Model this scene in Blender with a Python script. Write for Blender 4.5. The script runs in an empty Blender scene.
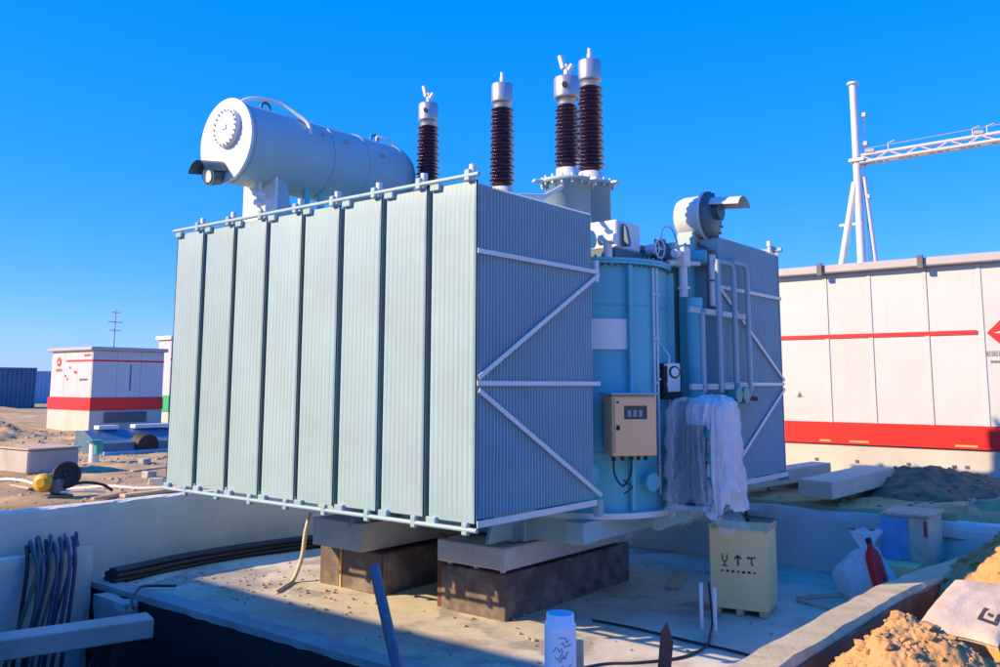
import bpy, bmesh, math, random
from mathutils import Vector, Matrix, noise
random.seed(7)
R = math.radians
scene = bpy.context.scene
C = scene.collection

# ------------------------------------------------------------------ camera
cam_d = bpy.data.cameras.new('camera'); cam = bpy.data.objects.new('camera', cam_d); C.objects.link(cam)
CAM = Vector((-5.9192, -4.9955, 2.4874)); YAW, PITCH, ROLL, FPX, PPY = 0.6774, 0.1290, 0.0028, 885.68, 268.76
fw = Vector((math.cos(YAW) * math.cos(PITCH), math.sin(YAW) * math.cos(PITCH), math.sin(PITCH)))
rt = Vector((math.sin(YAW), -math.cos(YAW), 0)); up = rt.cross(fw)
r2 = rt * math.cos(ROLL) + up * math.sin(ROLL); u2 = up * math.cos(ROLL) - rt * math.sin(ROLL)
cam.matrix_world = Matrix(((r2.x, u2.x, -fw.x, CAM.x), (r2.y, u2.y, -fw.y, CAM.y), (r2.z, u2.z, -fw.z, CAM.z), (0, 0, 0, 1)))
cam_d.sensor_width = 36; cam_d.lens = 36 * FPX / 1000
cam_d.shift_y = -(333.5 - PPY) / 1000
cam_d.clip_start = 0.1; cam_d.clip_end = 6000
scene.camera = cam

# ------------------------------------------------------------------ sky, sun, exposure
SUN = Vector((-1, 0.75, 0.63)).normalized()
EL = math.asin(SUN.z)
w = bpy.data.worlds.new('World'); scene.world = w; w.use_nodes = True
nt = w.node_tree; nt.nodes.clear()
sky = nt.nodes.new('ShaderNodeTexSky'); sky.sky_type = 'NISHITA'; sky.sun_disc = False
sky.sun_elevation = EL; sky.sun_rotation = math.atan2(SUN.x, SUN.y) % (2 * math.pi)
sky.air_density = 1.0; sky.dust_density = 0.2; sky.ozone_density = 4.0; sky.altitude = 300
hs = nt.nodes.new('ShaderNodeHueSaturation'); hs.inputs['Saturation'].default_value = 1.38
tint = nt.nodes.new('ShaderNodeMix'); tint.data_type = 'RGBA'; tint.blend_type = 'MULTIPLY'; tint.inputs['Factor'].default_value = 1; tint.inputs['B'].default_value = (0.92, 0.86, 1.06, 1)
air = nt.nodes.new('ShaderNodeMix'); air.data_type = 'RGBA'; air.inputs['Factor'].default_value = 0.62; air.inputs['B'].default_value = (0.0, 1.30, 6.2, 1)   # even azure air
bg = nt.nodes.new('ShaderNodeBackground'); bg.inputs['Strength'].default_value = 0.15
ow = nt.nodes.new('ShaderNodeOutputWorld')
nt.links.new(sky.outputs[0], hs.inputs['Color']); nt.links.new(hs.outputs[0], tint.inputs['A']); nt.links.new(tint.outputs['Result'], air.inputs['A']); nt.links.new(air.outputs['Result'], bg.inputs[0]); nt.links.new(bg.outputs[0], ow.inputs[0])
sd = bpy.data.lights.new('sun', 'SUN'); so = bpy.data.objects.new('sun', sd); C.objects.link(so)
sd.energy = 5.0; sd.angle = R(0.53); sd.color = (1.0, 0.70, 0.40)
so.rotation_euler = SUN.to_track_quat('Z', 'Y').to_euler(); so.location = SUN * 60
vs = scene.view_settings
vs.view_transform = 'Standard'; vs.look = 'None'; vs.exposure = 0.75; vs.gamma = 1; vs.use_curve_mapping = False

# ------------------------------------------------------------------ materials
MATS = {}
def mat(name, col, rough=0.6, metal=0.0, var=0.12, scale=3.0, bump=0.0, bscale=40.0, streak=0.0, dirt=None, dirt_amt=0.0, dscale=1.2, spec=0.5, col2=None, trans=0.0, tone=0.0, stain=None):
    """procedural surface: base colour with soft blotches, optional vertical streaks, second colour patches and fine relief"""
    m = bpy.data.materials.new(name); m.use_nodes = True; t = m.node_tree; n = t.nodes; l = t.links
    b = n['Principled BSDF']; b.inputs['Roughness'].default_value = rough; b.inputs['Metallic'].default_value = metal
    b.inputs['Specular IOR Level'].default_value = spec
    tc = n.new('ShaderNodeTexCoord'); oi = n.new('ShaderNodeObjectInfo')
    vm = n.new('ShaderNodeVectorMath'); vm.operation = 'MULTIPLY_ADD'
    cb = n.new('ShaderNodeCombineXYZ')
    for i in range(3): l.new(oi.outputs['Random'], cb.inputs[i])
    l.new(cb.outputs[0], vm.inputs[0]); vm.inputs[1].default_value = (37, 53, 71); l.new(tc.outputs['Object'], vm.inputs[2])
    n1 = n.new('ShaderNodeTexNoise'); n1.inputs['Scale'].default_value = scale; n1.inputs['Detail'].default_value = 6; n1.inputs['Roughness'].default_value = 0.62
    l.new(vm.outputs[0], n1.inputs['Vector'])
    rp = n.new('ShaderNodeValToRGB'); rp.color_ramp.elements[0].position = 0.3; rp.color_ramp.elements[1].position = 0.7
    c1 = tuple(max(0, c * (1 - var)) for c in col); c2 = col2 or tuple(min(1, c * (1 + var)) for c in col)
    rp.color_ramp.elements[0].color = (*c1, 1); rp.color_ramp.elements[1].color = (*c2, 1)
    l.new(n1.outputs['Fac'], rp.inputs[0]); out = rp.outputs[0]
    def mixin(fac, colr):
        nonlocal out
        mx = n.new('ShaderNodeMix'); mx.data_type = 'RGBA'; l.new(fac, mx.inputs['Factor']); l.new(out, mx.inputs['A']); mx.inputs['B'].default_value = (*colr, 1)
        out = mx.outputs['Result']
    if streak > 0:
        mp = n.new('ShaderNodeMapping'); mp.inputs['Scale'].default_value = (14, 14, 0.5); l.new(vm.outputs[0], mp.inputs[0])
        n2 = n.new('ShaderNodeTexNoise'); n2.inputs['Scale'].default_value = 1.0; n2.inputs['Detail'].default_value = 4; l.new(mp.outputs[0], n2.inputs['Vector'])
        r2_ = n.new('ShaderNodeMapRange'); r2_.inputs[1].default_value = 0.52; r2_.inputs[2].default_value = 0.78; r2_.inputs[3].default_value = 0; r2_.inputs[4].default_value = streak
        l.new(n2.outputs['Fac'], r2_.inputs[0]); mixin(r2_.outputs[0], dirt or tuple(c * 0.55 for c in col))
    if dirt and dirt_amt > 0:
        n3 = n.new('ShaderNodeTexNoise'); n3.inputs['Scale'].default_value = dscale; n3.inputs['Detail'].default_value = 8; n3.inputs['Roughness'].default_value = 0.7
        l.new(vm.outputs[0], n3.inputs['Vector'])
        r3 = n.new('ShaderNodeMapRange'); r3.inputs[1].default_value = 0.48; r3.inputs[2].default_value = 0.68; r3.inputs[3].default_value = 0; r3.inputs[4].default_value = dirt_amt
        l.new(n3.outputs['Fac'], r3.inputs[0]); mixin(r3.outputs[0], dirt)
    if stain:
        n5 = n.new('ShaderNodeTexVoronoi'); n5.feature = 'DISTANCE_TO_EDGE'; n5.inputs['Scale'].default_value = 0.55
        n6 = n.new('ShaderNodeTexNoise'); n6.inputs['Scale'].default_value = 2.3; n6.inputs['Detail'].default_value = 6
        l.new(vm.outputs[0], n6.inputs['Vector'])
        av = n.new('ShaderNodeVectorMath'); av.operation = 'MULTIPLY_ADD'; av.inputs[1].default_value = (0.5, 0.5, 0.5); l.new(n6.outputs['Color'], av.inputs[0]); l.new(vm.outputs[0], av.inputs[2]); l.new(av.outputs[0], n5.inputs['Vector'])
        r5 = n.new('ShaderNodeMapRange'); r5.inputs[1].default_value = 0.0; r5.inputs[2].default_value = 0.012; r5.inputs[3].default_value = 0.10; r5.inputs[4].default_value = 0; l.new(n5.outputs['Distance'], r5.inputs[0]); mixin(r5.outputs[0], tuple(c * .6 for c in stain))
        n7 = n.new('ShaderNodeTexNoise'); n7.inputs['Scale'].default_value = 0.8; n7.inputs['Detail'].default_value = 7; n7.inputs['Roughness'].default_value = 0.6; l.new(av.outputs[0], n7.inputs['Vector'])
        r7 = n.new('ShaderNodeMapRange'); r7.inputs[1].default_value = 0.54; r7.inputs[2].default_value = 0.60; r7.inputs[3].default_value = 0; r7.inputs[4].default_value = 0.7; l.new(n7.outputs['Fac'], r7.inputs[0]); mixin(r7.outputs[0], stain)
    if tone > 0:
        hv = n.new('ShaderNodeHueSaturation'); mr = n.new('ShaderNodeMapRange'); mr.inputs[3].default_value = 1 - tone; mr.inputs[4].default_value = 1 + tone
        l.new(oi.outputs['Random'], mr.inputs[0]); l.new(mr.outputs[0], hv.inputs['Value']); l.new(out, hv.inputs['Color']); out = hv.outputs[0]
    l.new(out, b.inputs['Base Color'])
    if bump > 0:
        n4 = n.new('ShaderNodeTexNoise'); n4.inputs['Scale'].default_value = bscale; n4.inputs['Detail'].default_value = 8; n4.inputs['Roughness'].default_value = 0.65
        l.new(vm.outputs[0], n4.inputs['Vector'])
        bp = n.new('ShaderNodeBump'); bp.inputs['Strength'].default_value = bump; bp.inputs['Distance'].default_value = 0.03
        l.new(n4.outputs['Fac'], bp.inputs['Height']); l.new(bp.outputs[0], b.inputs['Normal'])
    if trans > 0:
        b.inputs['Alpha'].default_value = 1 - trans
    MATS[name] = m
    return m

PAINT = (0.30, 0.46, 0.495)
mat('paint', PAINT, 0.42, spec=0.22, var=0.07, scale=1.3, streak=0.38, dirt=(0.33, 0.38, 0.36), dirt_amt=0.3, dscale=1.6, tone=0.05)
mat('paint_tank', (0.13, 0.52, 0.58), 0.42, spec=0.22, var=0.07, scale=2.2, streak=0.2, dirt=(0.27, 0.31, 0.30), dirt_amt=0.3, dscale=1.5, bump=0.02, bscale=15)
mat('paint_dark', (0.05, 0.12, 0.15), 0.45, var=0.1)
mat('paint_pale', (0.62, 0.68, 0.66), 0.4, var=0.05)
mat('brown_glaze', (0.030, 0.008, 0.030), 0.18, var=0.15, spec=0.6)
mat('aluminium', (0.42, 0.43, 0.44), 0.38, metal=0.65, var=0.06)
mat('galv', (0.62, 0.66, 0.68), 0.45, metal=0.25, var=0.08, scale=6)
mat('gasket_black', (0.02, 0.02, 0.022), 0.7, var=0.2)
mat('cable_black', (0.02, 0.022, 0.03), 0.5, var=0.2)
mat('cable_blue', (0.05, 0.06, 0.14), 0.45, var=0.2)
mat('cable_green', (0.04, 0.08, 0.075), 0.5, var=0.2)
mat('concrete', (0.40, 0.40, 0.38), 0.9, var=0.14, scale=1.6, bump=0.25, bscale=18, dirt=(0.24, 0.22, 0.19), dirt_amt=0.5, dscale=0.9)
mat('slab_concrete', (0.58, 0.57, 0.44), 0.92, var=0.12, scale=0.9, bump=0.12, bscale=14, dirt=(0.38, 0.33, 0.25), dirt_amt=0.8, dscale=1.3, stain=(0.25, 0.25, 0.23))
mat('near_black', (0.012, 0.013, 0.016), 0.8, var=0.4, scale=2, bump=0.3, bscale=10)  # near-black colour of the trench side and stub
mat('wall_concrete', (0.62, 0.62, 0.58), 0.88, var=0.1, scale=1.2, bump=0.2, bscale=12, dirt=(0.46, 0.44, 0.40), dirt_amt=0.45, dscale=0.8, streak=0.1)
mat('cap_concrete', (0.56, 0.55, 0.50), 0.85, var=0.1, scale=2.5, bump=0.2, bscale=25, dirt=(0.30, 0.27, 0.22), dirt_amt=0.4, dscale=1.5)
mat('pale_slab', (0.62, 0.52, 0.38), 0.9, var=0.12, scale=2, bump=0.15, bscale=20)
mat('form_ply', (0.105, 0.083, 0.075), 0.7, var=0.3, scale=3, bump=0.15, bscale=20, dirt=(0.32, 0.30, 0.26), dirt_amt=0.75, dscale=1.6)
mat('kerb_concrete', (0.52, 0.47, 0.28), 0.92, var=0.2, scale=1.6, bump=0.3, bscale=16, dirt=(0.34, 0.24, 0.13), dirt_amt=0.8, dscale=1.8)
mat('shade_brown', (0.055, 0.035, 0.03), 0.75, var=0.35, scale=3, bump=0.2, bscale=20, dirt=(0.16, 0.11, 0.07), dirt_amt=0.5, dscale=2)  # dark brown carrying the kerb's outer shade, with dirt over it
mat('wood_yellow', (0.55, 0.36, 0.12), 0.75, var=0.2, scale=8)
mat('wood_board', (0.55, 0.42, 0.28), 0.8, var=0.2, scale=5, bump=0.2, bscale=30, dirt=(0.3, 0.22, 0.14), dirt_amt=0.4, dscale=3)
mat('rust', (0.13, 0.055, 0.04), 0.85, var=0.35, scale=12, bump=0.2, bscale=60)
mat('soil', (0.46, 0.335, 0.15), 0.95, var=0.3, scale=0.9, bump=0.5, bscale=7, dirt=(0.17, 0.115, 0.07), dirt_amt=0.95, dscale=0.35)
mat('soil_dark', (0.20, 0.14, 0.085), 0.95, var=0.3, scale=3, bump=0.7, bscale=20, dirt=(0.34, 0.25, 0.15), dirt_amt=0.5, dscale=2.5)
mat('soil_heap', (0.56, 0.33, 0.13), 0.95, var=0.22, scale=5, bump=0.6, bscale=26, dirt=(0.22, 0.12, 0.05), dirt_amt=0.65, dscale=5)
mat('stone', (0.42, 0.34, 0.25), 0.9, var=0.3, scale=4)
mat('white_panel', (0.49, 0.545, 0.56), 0.42, var=0.03, scale=0.8, streak=0.22, dirt=(0.40, 0.385, 0.36), dirt_amt=0.25, dscale=0.6, tone=0.025)
mat('cabin_base', (0.48, 0.50, 0.45), 0.8, var=0.08, scale=1.2, bump=0.1, dirt=(0.40, 0.34, 0.25), dirt_amt=0.5, dscale=0.9)
mat('grey_trim', (0.40, 0.40, 0.41), 0.5, var=0.06)
mat('dark_trim', (0.10, 0.11, 0.12), 0.6)
mat('red', (0.78, 0.012, 0.010), 0.45, var=0.06, scale=1)
mat('red_dull', (0.55, 0.03, 0.025), 0.5, var=0.12)
mat('green', (0.02, 0.38, 0.15), 0.5)
mat('blue_steel', (0.06, 0.15, 0.23), 0.5, var=0.2, scale=1.5, dirt=(0.2, 0.2, 0.2), dirt_amt=0.3)
mat('pale_blue_steel', (0.22, 0.40, 0.58), 0.5, var=0.1)
mat('teal', (0.03, 0.33, 0.30), 0.5)
mat('carton', (0.88, 0.66, 0.30), 0.85, var=0.08, scale=2, bump=0.06, dirt=(0.76, 0.62, 0.26), dirt_amt=0.35, dscale=1.6)
mat('sack_cream', (0.58, 0.50, 0.37), 0.85, var=0.1, scale=5, bump=0.3, bscale=30, dirt=(0.45, 0.30, 0.15), dirt_amt=0.6, dscale=3)
mat('tarp_blue', (0.12, 0.32, 0.56), 0.5, var=0.15, scale=4)
mat('trench_shade', (0.028, 0.024, 0.022), 0.8, var=0.4, scale=2, bump=0.5, bscale=9)  # trench shade put into a near-black colour
mat('carton_mark', (0.06, 0.05, 0.045), 0.8)
mat('cabinet_tan', (0.92, 0.54, 0.26), 0.4, metal=0.15, var=0.06, scale=2)
mat('screen', (0.03, 0.06, 0.07), 0.12, var=0.3, scale=20)
mat('screen_part', (0.22, 0.30, 0.32), 0.4)
mat('off_white', (0.72, 0.72, 0.68), 0.5, var=0.05)
mat('plate_white', (0.80, 0.80, 0.72), 0.35, var=0.04)
mat('sheet_white', (0.84, 0.84, 0.84), 0.32, var=0.05, scale=4, bump=0.25, bscale=22, trans=0.24)
mat('film_clear', (0.62, 0.72, 0.74), 0.08, var=0.15, scale=5, trans=0.80, bump=0.5, bscale=16, spec=0.8)
mat('yellow_machine', (0.62, 0.36, 0.02), 0.45, var=0.2, scale=8)
mat('pvc_white', (0.66, 0.72, 0.80), 0.35, var=0.06)
mat('pipe_grey', (0.16, 0.15, 0.19), 0.5, metal=0.2, var=0.25, scale=6, dirt=(0.14, 0.07, 0.06), dirt_amt=0.6, dscale=3)
mat('rope', (0.62, 0.55, 0.40), 0.9)
mat('ink', (0.04, 0.07, 0.16), 0.6)

# ------------------------------------------------------------------ mesh helpers
class MB:
    def __init__(s): s.v = []; s.f = []; s.sm = []
    def add(s, vs_, fs, smooth=False):
        o = len(s.v); s.v += [Vector(q) for q in vs_]
        for f in fs: s.f.append([o + i for i in f]); s.sm.append(smooth)
        return s
    def box(s, x0, x1, y0, y1, z0, z1, bev=0.0):
        return s.obox(((x0 + x1) / 2, (y0 + y1) / 2, (z0 + z1) / 2), (abs(x1 - x0), abs(y1 - y0), abs(z1 - z0)), None, bev)
    def obox(s, c, size, rot=None, bev=0.0):
        """box with chamfered edges; rot is a Matrix or an angle about z"""
        hx, hy, hz = (d / 2 for d in size); c = Vector(c)
        if rot is None: M_ = Matrix.Identity(3)
        elif isinstance(rot, (int, float)): M_ = Matrix.Rotation(rot, 3, 'Z')
        else: M_ = rot
        if bev <= 0:
            vs_ = [(-hx, -hy, -hz), (hx, -hy, -hz), (hx, hy, -hz), (-hx, hy, -hz), (-hx, -hy, hz), (hx, -hy, hz), (hx, hy, hz), (-hx, hy, hz)]
            fs = [(0, 3, 2, 1), (4, 5, 6, 7), (0, 1, 5, 4), (1, 2, 6, 5), (2, 3, 7, 6), (3, 0, 4, 7)]
        else:
            bev = min(bev, hx * .9, hy * .9, hz * .9)
            bm = bmesh.new(); bmesh.ops.create_cube(bm, size=1)
            for q in bm.verts: q.co = Vector((q.co.x * 2 * hx, q.co.y * 2 * hy, q.co.z * 2 * hz))
            bmesh.ops.bevel(bm, geom=bm.edges[:], offset=bev, segments=1, affect='EDGES')
            bm.verts.index_update(); vs_ = [q.co.copy() for q in bm.verts]; fs = [[q.index for q in f.verts] for f in bm.faces]; bm.free()
        return s.add([c + M_ @ Vector(q) for q in vs_], fs)
    def rough(s, x0, x1, y0, y1, z0, z1, step=.14, amp=.008, chip=.03):
        """cast concrete: gently uneven faces and chipped arrises"""
        lo = (x0, y0, z0); hi = (x1, y1, z1)
        def dis(q):
            q = Vector(q); e = sum(1 for i in range(3) if abs(q[i] - lo[i]) < 1e-6 or abs(q[i] - hi[i]) < 1e-6)
            d = noise.noise_vector(q * 1.7) * amp
            if e >= 2:
                c = max(0, noise.noise(q * 4.3) + .15) * chip + .006
                for i in range(3):
                    if abs(q[i] - lo[i]) < 1e-6: d[i] += c
                    elif abs(q[i] - hi[i]) < 1e-6: d[i] -= c
            return q + d
        for ax in range(3):
            a, b = [i for i in range(3) if i != ax]
            na, nb = (max(1, min(120, round((hi[i] - lo[i]) / step))) for i in (a, b))
            for side in (lo, hi):
                def f(u, v):
                    q = [0, 0, 0]; q[ax] = side[ax]; q[a] = lo[a] + (hi[a] - lo[a]) * u; q[b] = lo[b] + (hi[b] - lo[b]) * v
                    for i in (a, b):
                        if u == 1 and i == a: q[i] = hi[i]
                        if v == 1 and i == b: q[i] = hi[i]
                    return dis(q)
                s.grid(f, na, nb, False)
        return s
    def cyl(s, p0, p1, r0, r1=None, n=20, caps=True, smooth=True):
        p0 = Vector(p0); p1 = Vector(p1); r1 = r0 if r1 is None else r1
        d = (p1 - p0).normalized(); a = d.orthogonal().normalized(); b = d.cross(a)
        vs_ = []
        for p, r in ((p0, r0), (p1, r1)):
            for i in range(n):
                t = 2 * math.pi * i / n; vs_.append(p + (a * math.cos(t) + b * math.sin(t)) * r)
        s.add(vs_, [(i, (i + 1) % n, n + (i + 1) % n, n + i) for i in range(n)], smooth)
        if caps: s.add(vs_[:n], [list(range(n - 1, -1, -1))]); s.add(vs_[n:], [list(range(n))])
        return s
    def tube(s, pts, r, n=8, caps=True):
        pts = [Vector(p) for p in pts]; m = len(pts); vs_ = []
        ref = None
        for i, p in enumerate(pts):
            d = (pts[min(i + 1, m - 1)] - pts[max(i - 1, 0)]).normalized()
            if ref is None: ref = d.orthogonal().normalized()
            a = (ref - d * ref.dot(d))
            a = a.normalized() if a.length > 1e-5 else d.orthogonal().normalized()
            ref = a; b = d.cross(a); rr = r[i] if isinstance(r, (list, tuple)) else r
            for k in range(n):
                t = 2 * math.pi * k / n; vs_.append(p + (a * math.cos(t) + b * math.sin(t)) * rr)
        fs = [(i * n + k, i * n + (k + 1) % n, (i + 1) * n + (k + 1) % n, (i + 1) * n + k) for i in range(m - 1) for k in range(n)]
        s.add(vs_, fs, True)
        if caps: s.add(vs_[:n], [list(range(n - 1, -1, -1))]); s.add(vs_[-n:], [list(range(n))])
        return s
    def lathe(s, prof, org=(0, 0, 0), axis=(0, 0, 1), n=24, smooth=True):
        """prof: list of (radius, distance along axis)"""
        org = Vector(org); d = Vector(axis).normalized(); a = d.orthogonal().normalized(); b = d.cross(a); vs_ = []
        for r, h in prof:
            for k in range(n):
                t = 2 * math.pi * k / n; vs_.append(org + d * h + (a * math.cos(t) + b * math.sin(t)) * r)
        m = len(prof)
        s.add(vs_, [(i * n + k, i * n + (k + 1) % n, (i + 1) * n + (k + 1) % n, (i + 1) * n + k) for i in range(m - 1) for k in range(n)], smooth)
        s.add(vs_[:n], [list(range(n - 1, -1, -1))]); s.add(vs_[-n:], [list(range(n))])
        return s
    def prism(s, poly, z0, z1, fn=None):
        """extrude a 2D outline between z0 and z1; fn maps (u,v,w) to world"""
        fn = fn or (lambda u, v, w_: (u, v, w_)); n = len(poly)
        vs_ = [fn(u, v, z0) for u, v in poly] + [fn(u, v, z1) for u, v in poly]
        return s.add(vs_, [list(range(n - 1, -1, -1)), list(range(n, 2 * n))] + [(i, (i + 1) % n, n + (i + 1) % n, n + i) for i in range(n)])
    def grid(s, fn, nu, nv, smooth=True):
        vs_ = [fn(i / nu, j / nv) for j in range(nv + 1) for i in range(nu + 1)]
        return s.add(vs_, [(j * (nu + 1) + i, j * (nu + 1) + i + 1, (j + 1) * (nu + 1) + i + 1, (j + 1) * (nu + 1) + i) for j in range(nv) for i in range(nu)], smooth)
    def mesh(s, name, m, off=Vector((0, 0, 0))):
        me = bpy.data.meshes.new(name); me.from_pydata([tuple(q - off) for q in s.v], [], s.f)
        me.polygons.foreach_set('use_smooth', s.sm); me.materials.append(MATS[m]); me.update()
        bm = bmesh.new(); bm.from_mesh(me); bmesh.ops.recalc_face_normals(bm, faces=bm.faces[:]); bm.to_mesh(me); bm.free()
        return me
    def build(s, name, m, parent=None):
        """one mesh object: a child in its parent's frame, or a top-level object with its origin at its base"""
        if parent is not None: off = WO[parent.name]
        else:
            lo = Vector([min(q[i] for q in s.v) for i in range(3)]); hi = Vector([max(q[i] for q in s.v) for i in range(3)])
            off = Vector(((lo.x + hi.x) / 2, (lo.y + hi.y) / 2, lo.z))
        o = bpy.data.objects.new(name, s.mesh(name, m, off)); C.objects.link(o)
        if parent is not None: o.parent = parent
        else: o.location = off
        WO[o.name] = off.copy() if isinstance(off, Vector) else off
        return o
WO = {}
def tag(o, label=None, cat=None, group=None, kind=None):
    if label: o['label'] = label
    if cat: o['category'] = cat
    if group: o['group'] = group
    if kind: o['kind'] = kind
    return o
def thing(name, label, cat, loc, group=None):
    o = bpy.data.objects.new(name, None); o.empty_display_size = 0.2; C.objects.link(o); o.location = loc; WO[o.name] = Vector(loc)
    return tag(o, label, cat, group)
def struct(o): o['kind'] = 'structure'; return o
def copy_tree(o, parent, delta):
    c = o.copy(); C.objects.link(c); c.parent = parent; c.location = o.location + Vector(delta); WO[c.name] = WO[o.name]
    for ch in list(o.children):
        k = ch.copy(); C.objects.link(k); k.parent = c; WO[k.name] = WO[ch.name]
    return c
def smooth_path(pts, k=8):
    """Catmull-Rom through points"""
    P = [Vector(q) for q in pts]; P = [P[0] * 2 - P[1]] + P + [P[-1] * 2 - P[-2]]; out = []
    for i in range(1, len(P) - 2):
        for j in range(k):
            t = j / k; a, b, c, d = P[i - 1], P[i], P[i + 1], P[i + 2]
            out.append(0.5 * ((2 * b) + (c - a) * t + (2 * a - 5 * b + 4 * c - d) * t * t + (3 * b - a - 3 * c + d) * t ** 3))
    return out + [P[-2]]
def nz(x, y, z=0.0, s=1.0, o=4): return noise.fractal(Vector((x * s, y * s, z * s)), 1.0, 2.0, o)
def sst(a, b, x): t = max(0, min(1, (x - a) / (b - a))); return t * t * (3 - 2 * t)

# ------------------------------------------------------------------ ground
HEAPS = [(7.6, -3.6, .9, .3), (4.6, 26, 1.6, .28), (7.2, 33, 2.0, .35), (3.4, 21.5, 1.3, .3), (1.2, 18.5, 1.0, .22), (5.2, 22.5, 1.2, .35), (7.0, 29, 1.5, .5), (2.6, 28, 1.6, .4), (10.5, 42, 3.0, .5), (14, 50, 3.5, .6), (5.6, 37, 2.4, .35), (6.3, 19.5, 1.4, .16), (2.4, 16.5, 1.1, .12), (12.2, 20.5, 1.6, .4)]
def ground_h(x, y):
    d = (x - CAM.x) * .78 + (y - CAM.y) * .627
    far = math.hypot(x, y)
    n = nz(x, y, 0, .35, 3) * .07 + nz(x, y, 3, 1.7, 4) * .035
    if -3.6 < x < 6.5 and -2.42 < y < 6.62:
        low = -.4 if x > .02 else -2.1 + n * 2
        return low + (0.88 - low) * (1 - sst(3.7, 4.5, d)) if d < 4.5 else low
    if y <= -2.42 and x > -3.6 and x < 7.5:
        low = .02 + n * 1.5 + .78 * sst(-5.0, -8.5, y) - .5 * sst(-3.25, -2.7, y)
        low = low + (.85 - low) * sst(5.8, 7.2, x)
        return low + (0.88 - low) * (1 - sst(3.9, 5.0, d))
    h = .86 + n
    for hx, hy, hr, hh in HEAPS:
        q = ((x - hx) ** 2 + (y - hy) ** 2) / (hr * hr)
        if q < 6: h += hh * math.exp(-q) * (1 + nz(x, y, 9, 2.2, 4) * .8)
    if y > 6.6 and y < 7.1 and x < 6.4: h = min(h, .905)
    if far > 60: h += (nz(x, y, 1, .02, 3)) * .6 * sst(60, 200, far)
    return h
def axis(lo, hi, step, big, g=1.28):
    a = []; x = lo
    while x < hi: a.append(x); x += step
    a.append(hi); st = step; x = hi
    while x < big: st *= g; x += st; a.append(x)
    st = step; x = lo; pre = []
    while x > -big: st *= g; x -= st; pre.append(x)
    return pre[::-1] + a
gx = axis(-4.4, 13.0, .13, 2600); gy = axis(-5.0, 22.0, .135, 2600)
g = MB(); nx = len(gx)
g.v = [Vector((x, y, ground_h(x, y))) for y in gy for x in gx]
for j in range(len(gy) - 1):
    for i in range(nx - 1): g.f.append((j * nx + i, j * nx + i + 1, (j + 1) * nx + i + 1, (j + 1) * nx + i)); g.sm.append(True)
gm = bpy.data.meshes.new('ground'); gm.from_pydata([tuple(q) for q in g.v], [], g.f); gm.polygons.foreach_set('use_smooth', g.sm); gm.materials.append(MATS['soil']); gm.update()
go = bpy.data.objects.new('ground', gm); C.objects.link(go); struct(go)

# clods and litter on the pit floor
# loose stones on the soil
peb = MB(); ico = bmesh.new(); bmesh.ops.create_icosphere(ico, subdivisions=1, radius=1); ico.verts.index_update()
IV = [q.co.copy() for q in ico.verts]; IF = [[q.index for q in f.verts] for f in ico.faces]; ico.free()
def pebble(mb, x, y, z, r):
    sx, sy, sz = r * random.uniform(.7, 1.3), r * random.uniform(.7, 1.3), r * random.uniform(.45, .8); a = random.uniform(0, 6.28)
    ca, sa = math.cos(a), math.sin(a); jit = [random.uniform(.75, 1.15) for _ in IV]
    mb.add([(x + (q.x * sx * ca - q.y * sy * sa) * t, y + (q.x * sx * sa + q.y * sy * ca) * t, z + q.z * sz * t) for q, t in zip(IV, jit)], IF)
k = 0
while k < 2600:
    if random.random() < .72: x, y = random.uniform(-3, 8), random.uniform(6.9, 26)
    elif random.random() < .5: x, y = random.uniform(6.7, 11), random.uniform(-4, 2)
    else: x, y = random.uniform(0, 6), random.uniform(-4.5, -2.9)
    pebble(peb, x, y, ground_h(x, y) + .005, random.choice((.015, .02, .025, .035, .05)) * (1 + max(0, y - 9) * .06)); k += 1
tag(peb.build('pebbles', 'stone'), 'small loose stones scattered over the bare soil', 'pebbles', kind='stuff')
lit = MB(); random.seed(21)
for k in range(420):
    x, y = random.choice(((random.gauss(1.4, .6), random.gauss(1.6, 1.6)), (random.gauss(1.0, .5), random.gauss(4.6, .8)), (random.uniform(.2, 6.2), random.uniform(-2.1, 6.2)), (random.uniform(.2, 5), -2.1 + abs(random.gauss(0, .25)))))
    if x < .15 or y < -2.15: continue
    pebble(lit, x, y, .008, random.choice((.008, .010, .014, .02, .028)))
tag(lit.build('floor_rubble', 'stone'), 'small concrete crumbs and gravel littering the pit floor', 'rubble', kind='stuff')

# ------------------------------------------------------------------ pit: slab, walls, kerb
sl = MB()
def slab_top(u, v):
    x = -.12 + 6.55 * u; y = -2.45 + 9.0 * v
    return (x, y, nz(x, y, 0, .6, 3) * .012)
sl.grid(slab_top, 110, 150)
sl.box(-.12, 6.43, -2.45, 6.55, -.30, -.02)
slab = struct(sl.build('pit_floor', 'slab_concrete'))
rim = MB(); rim.rough(-.17, .10, -2.2, 6.5, -.06, .03, .08, .004, .02); struct(rim.build('pit_floor_edge', 'concrete'))
struct(MB().box(-.16, -.125, -2.2, 6.5, -2.4, -.065).build('dark_footing', 'near_black'))  # thin near-black face along the slab side
wb = MB(); wb.rough(-4.2, 6.75, 6.5, 6.78, -2.4, .93, .1)
struct(wb.build('pit_wall_back', 'wall_concrete'))
wr = MB(); wr.rough(6.42, 6.72, -2.9, 6.49, -.4, .80, .1, .02, .05)
struct(wr.build('pit_wall_right', 'wall_concrete'))
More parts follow.
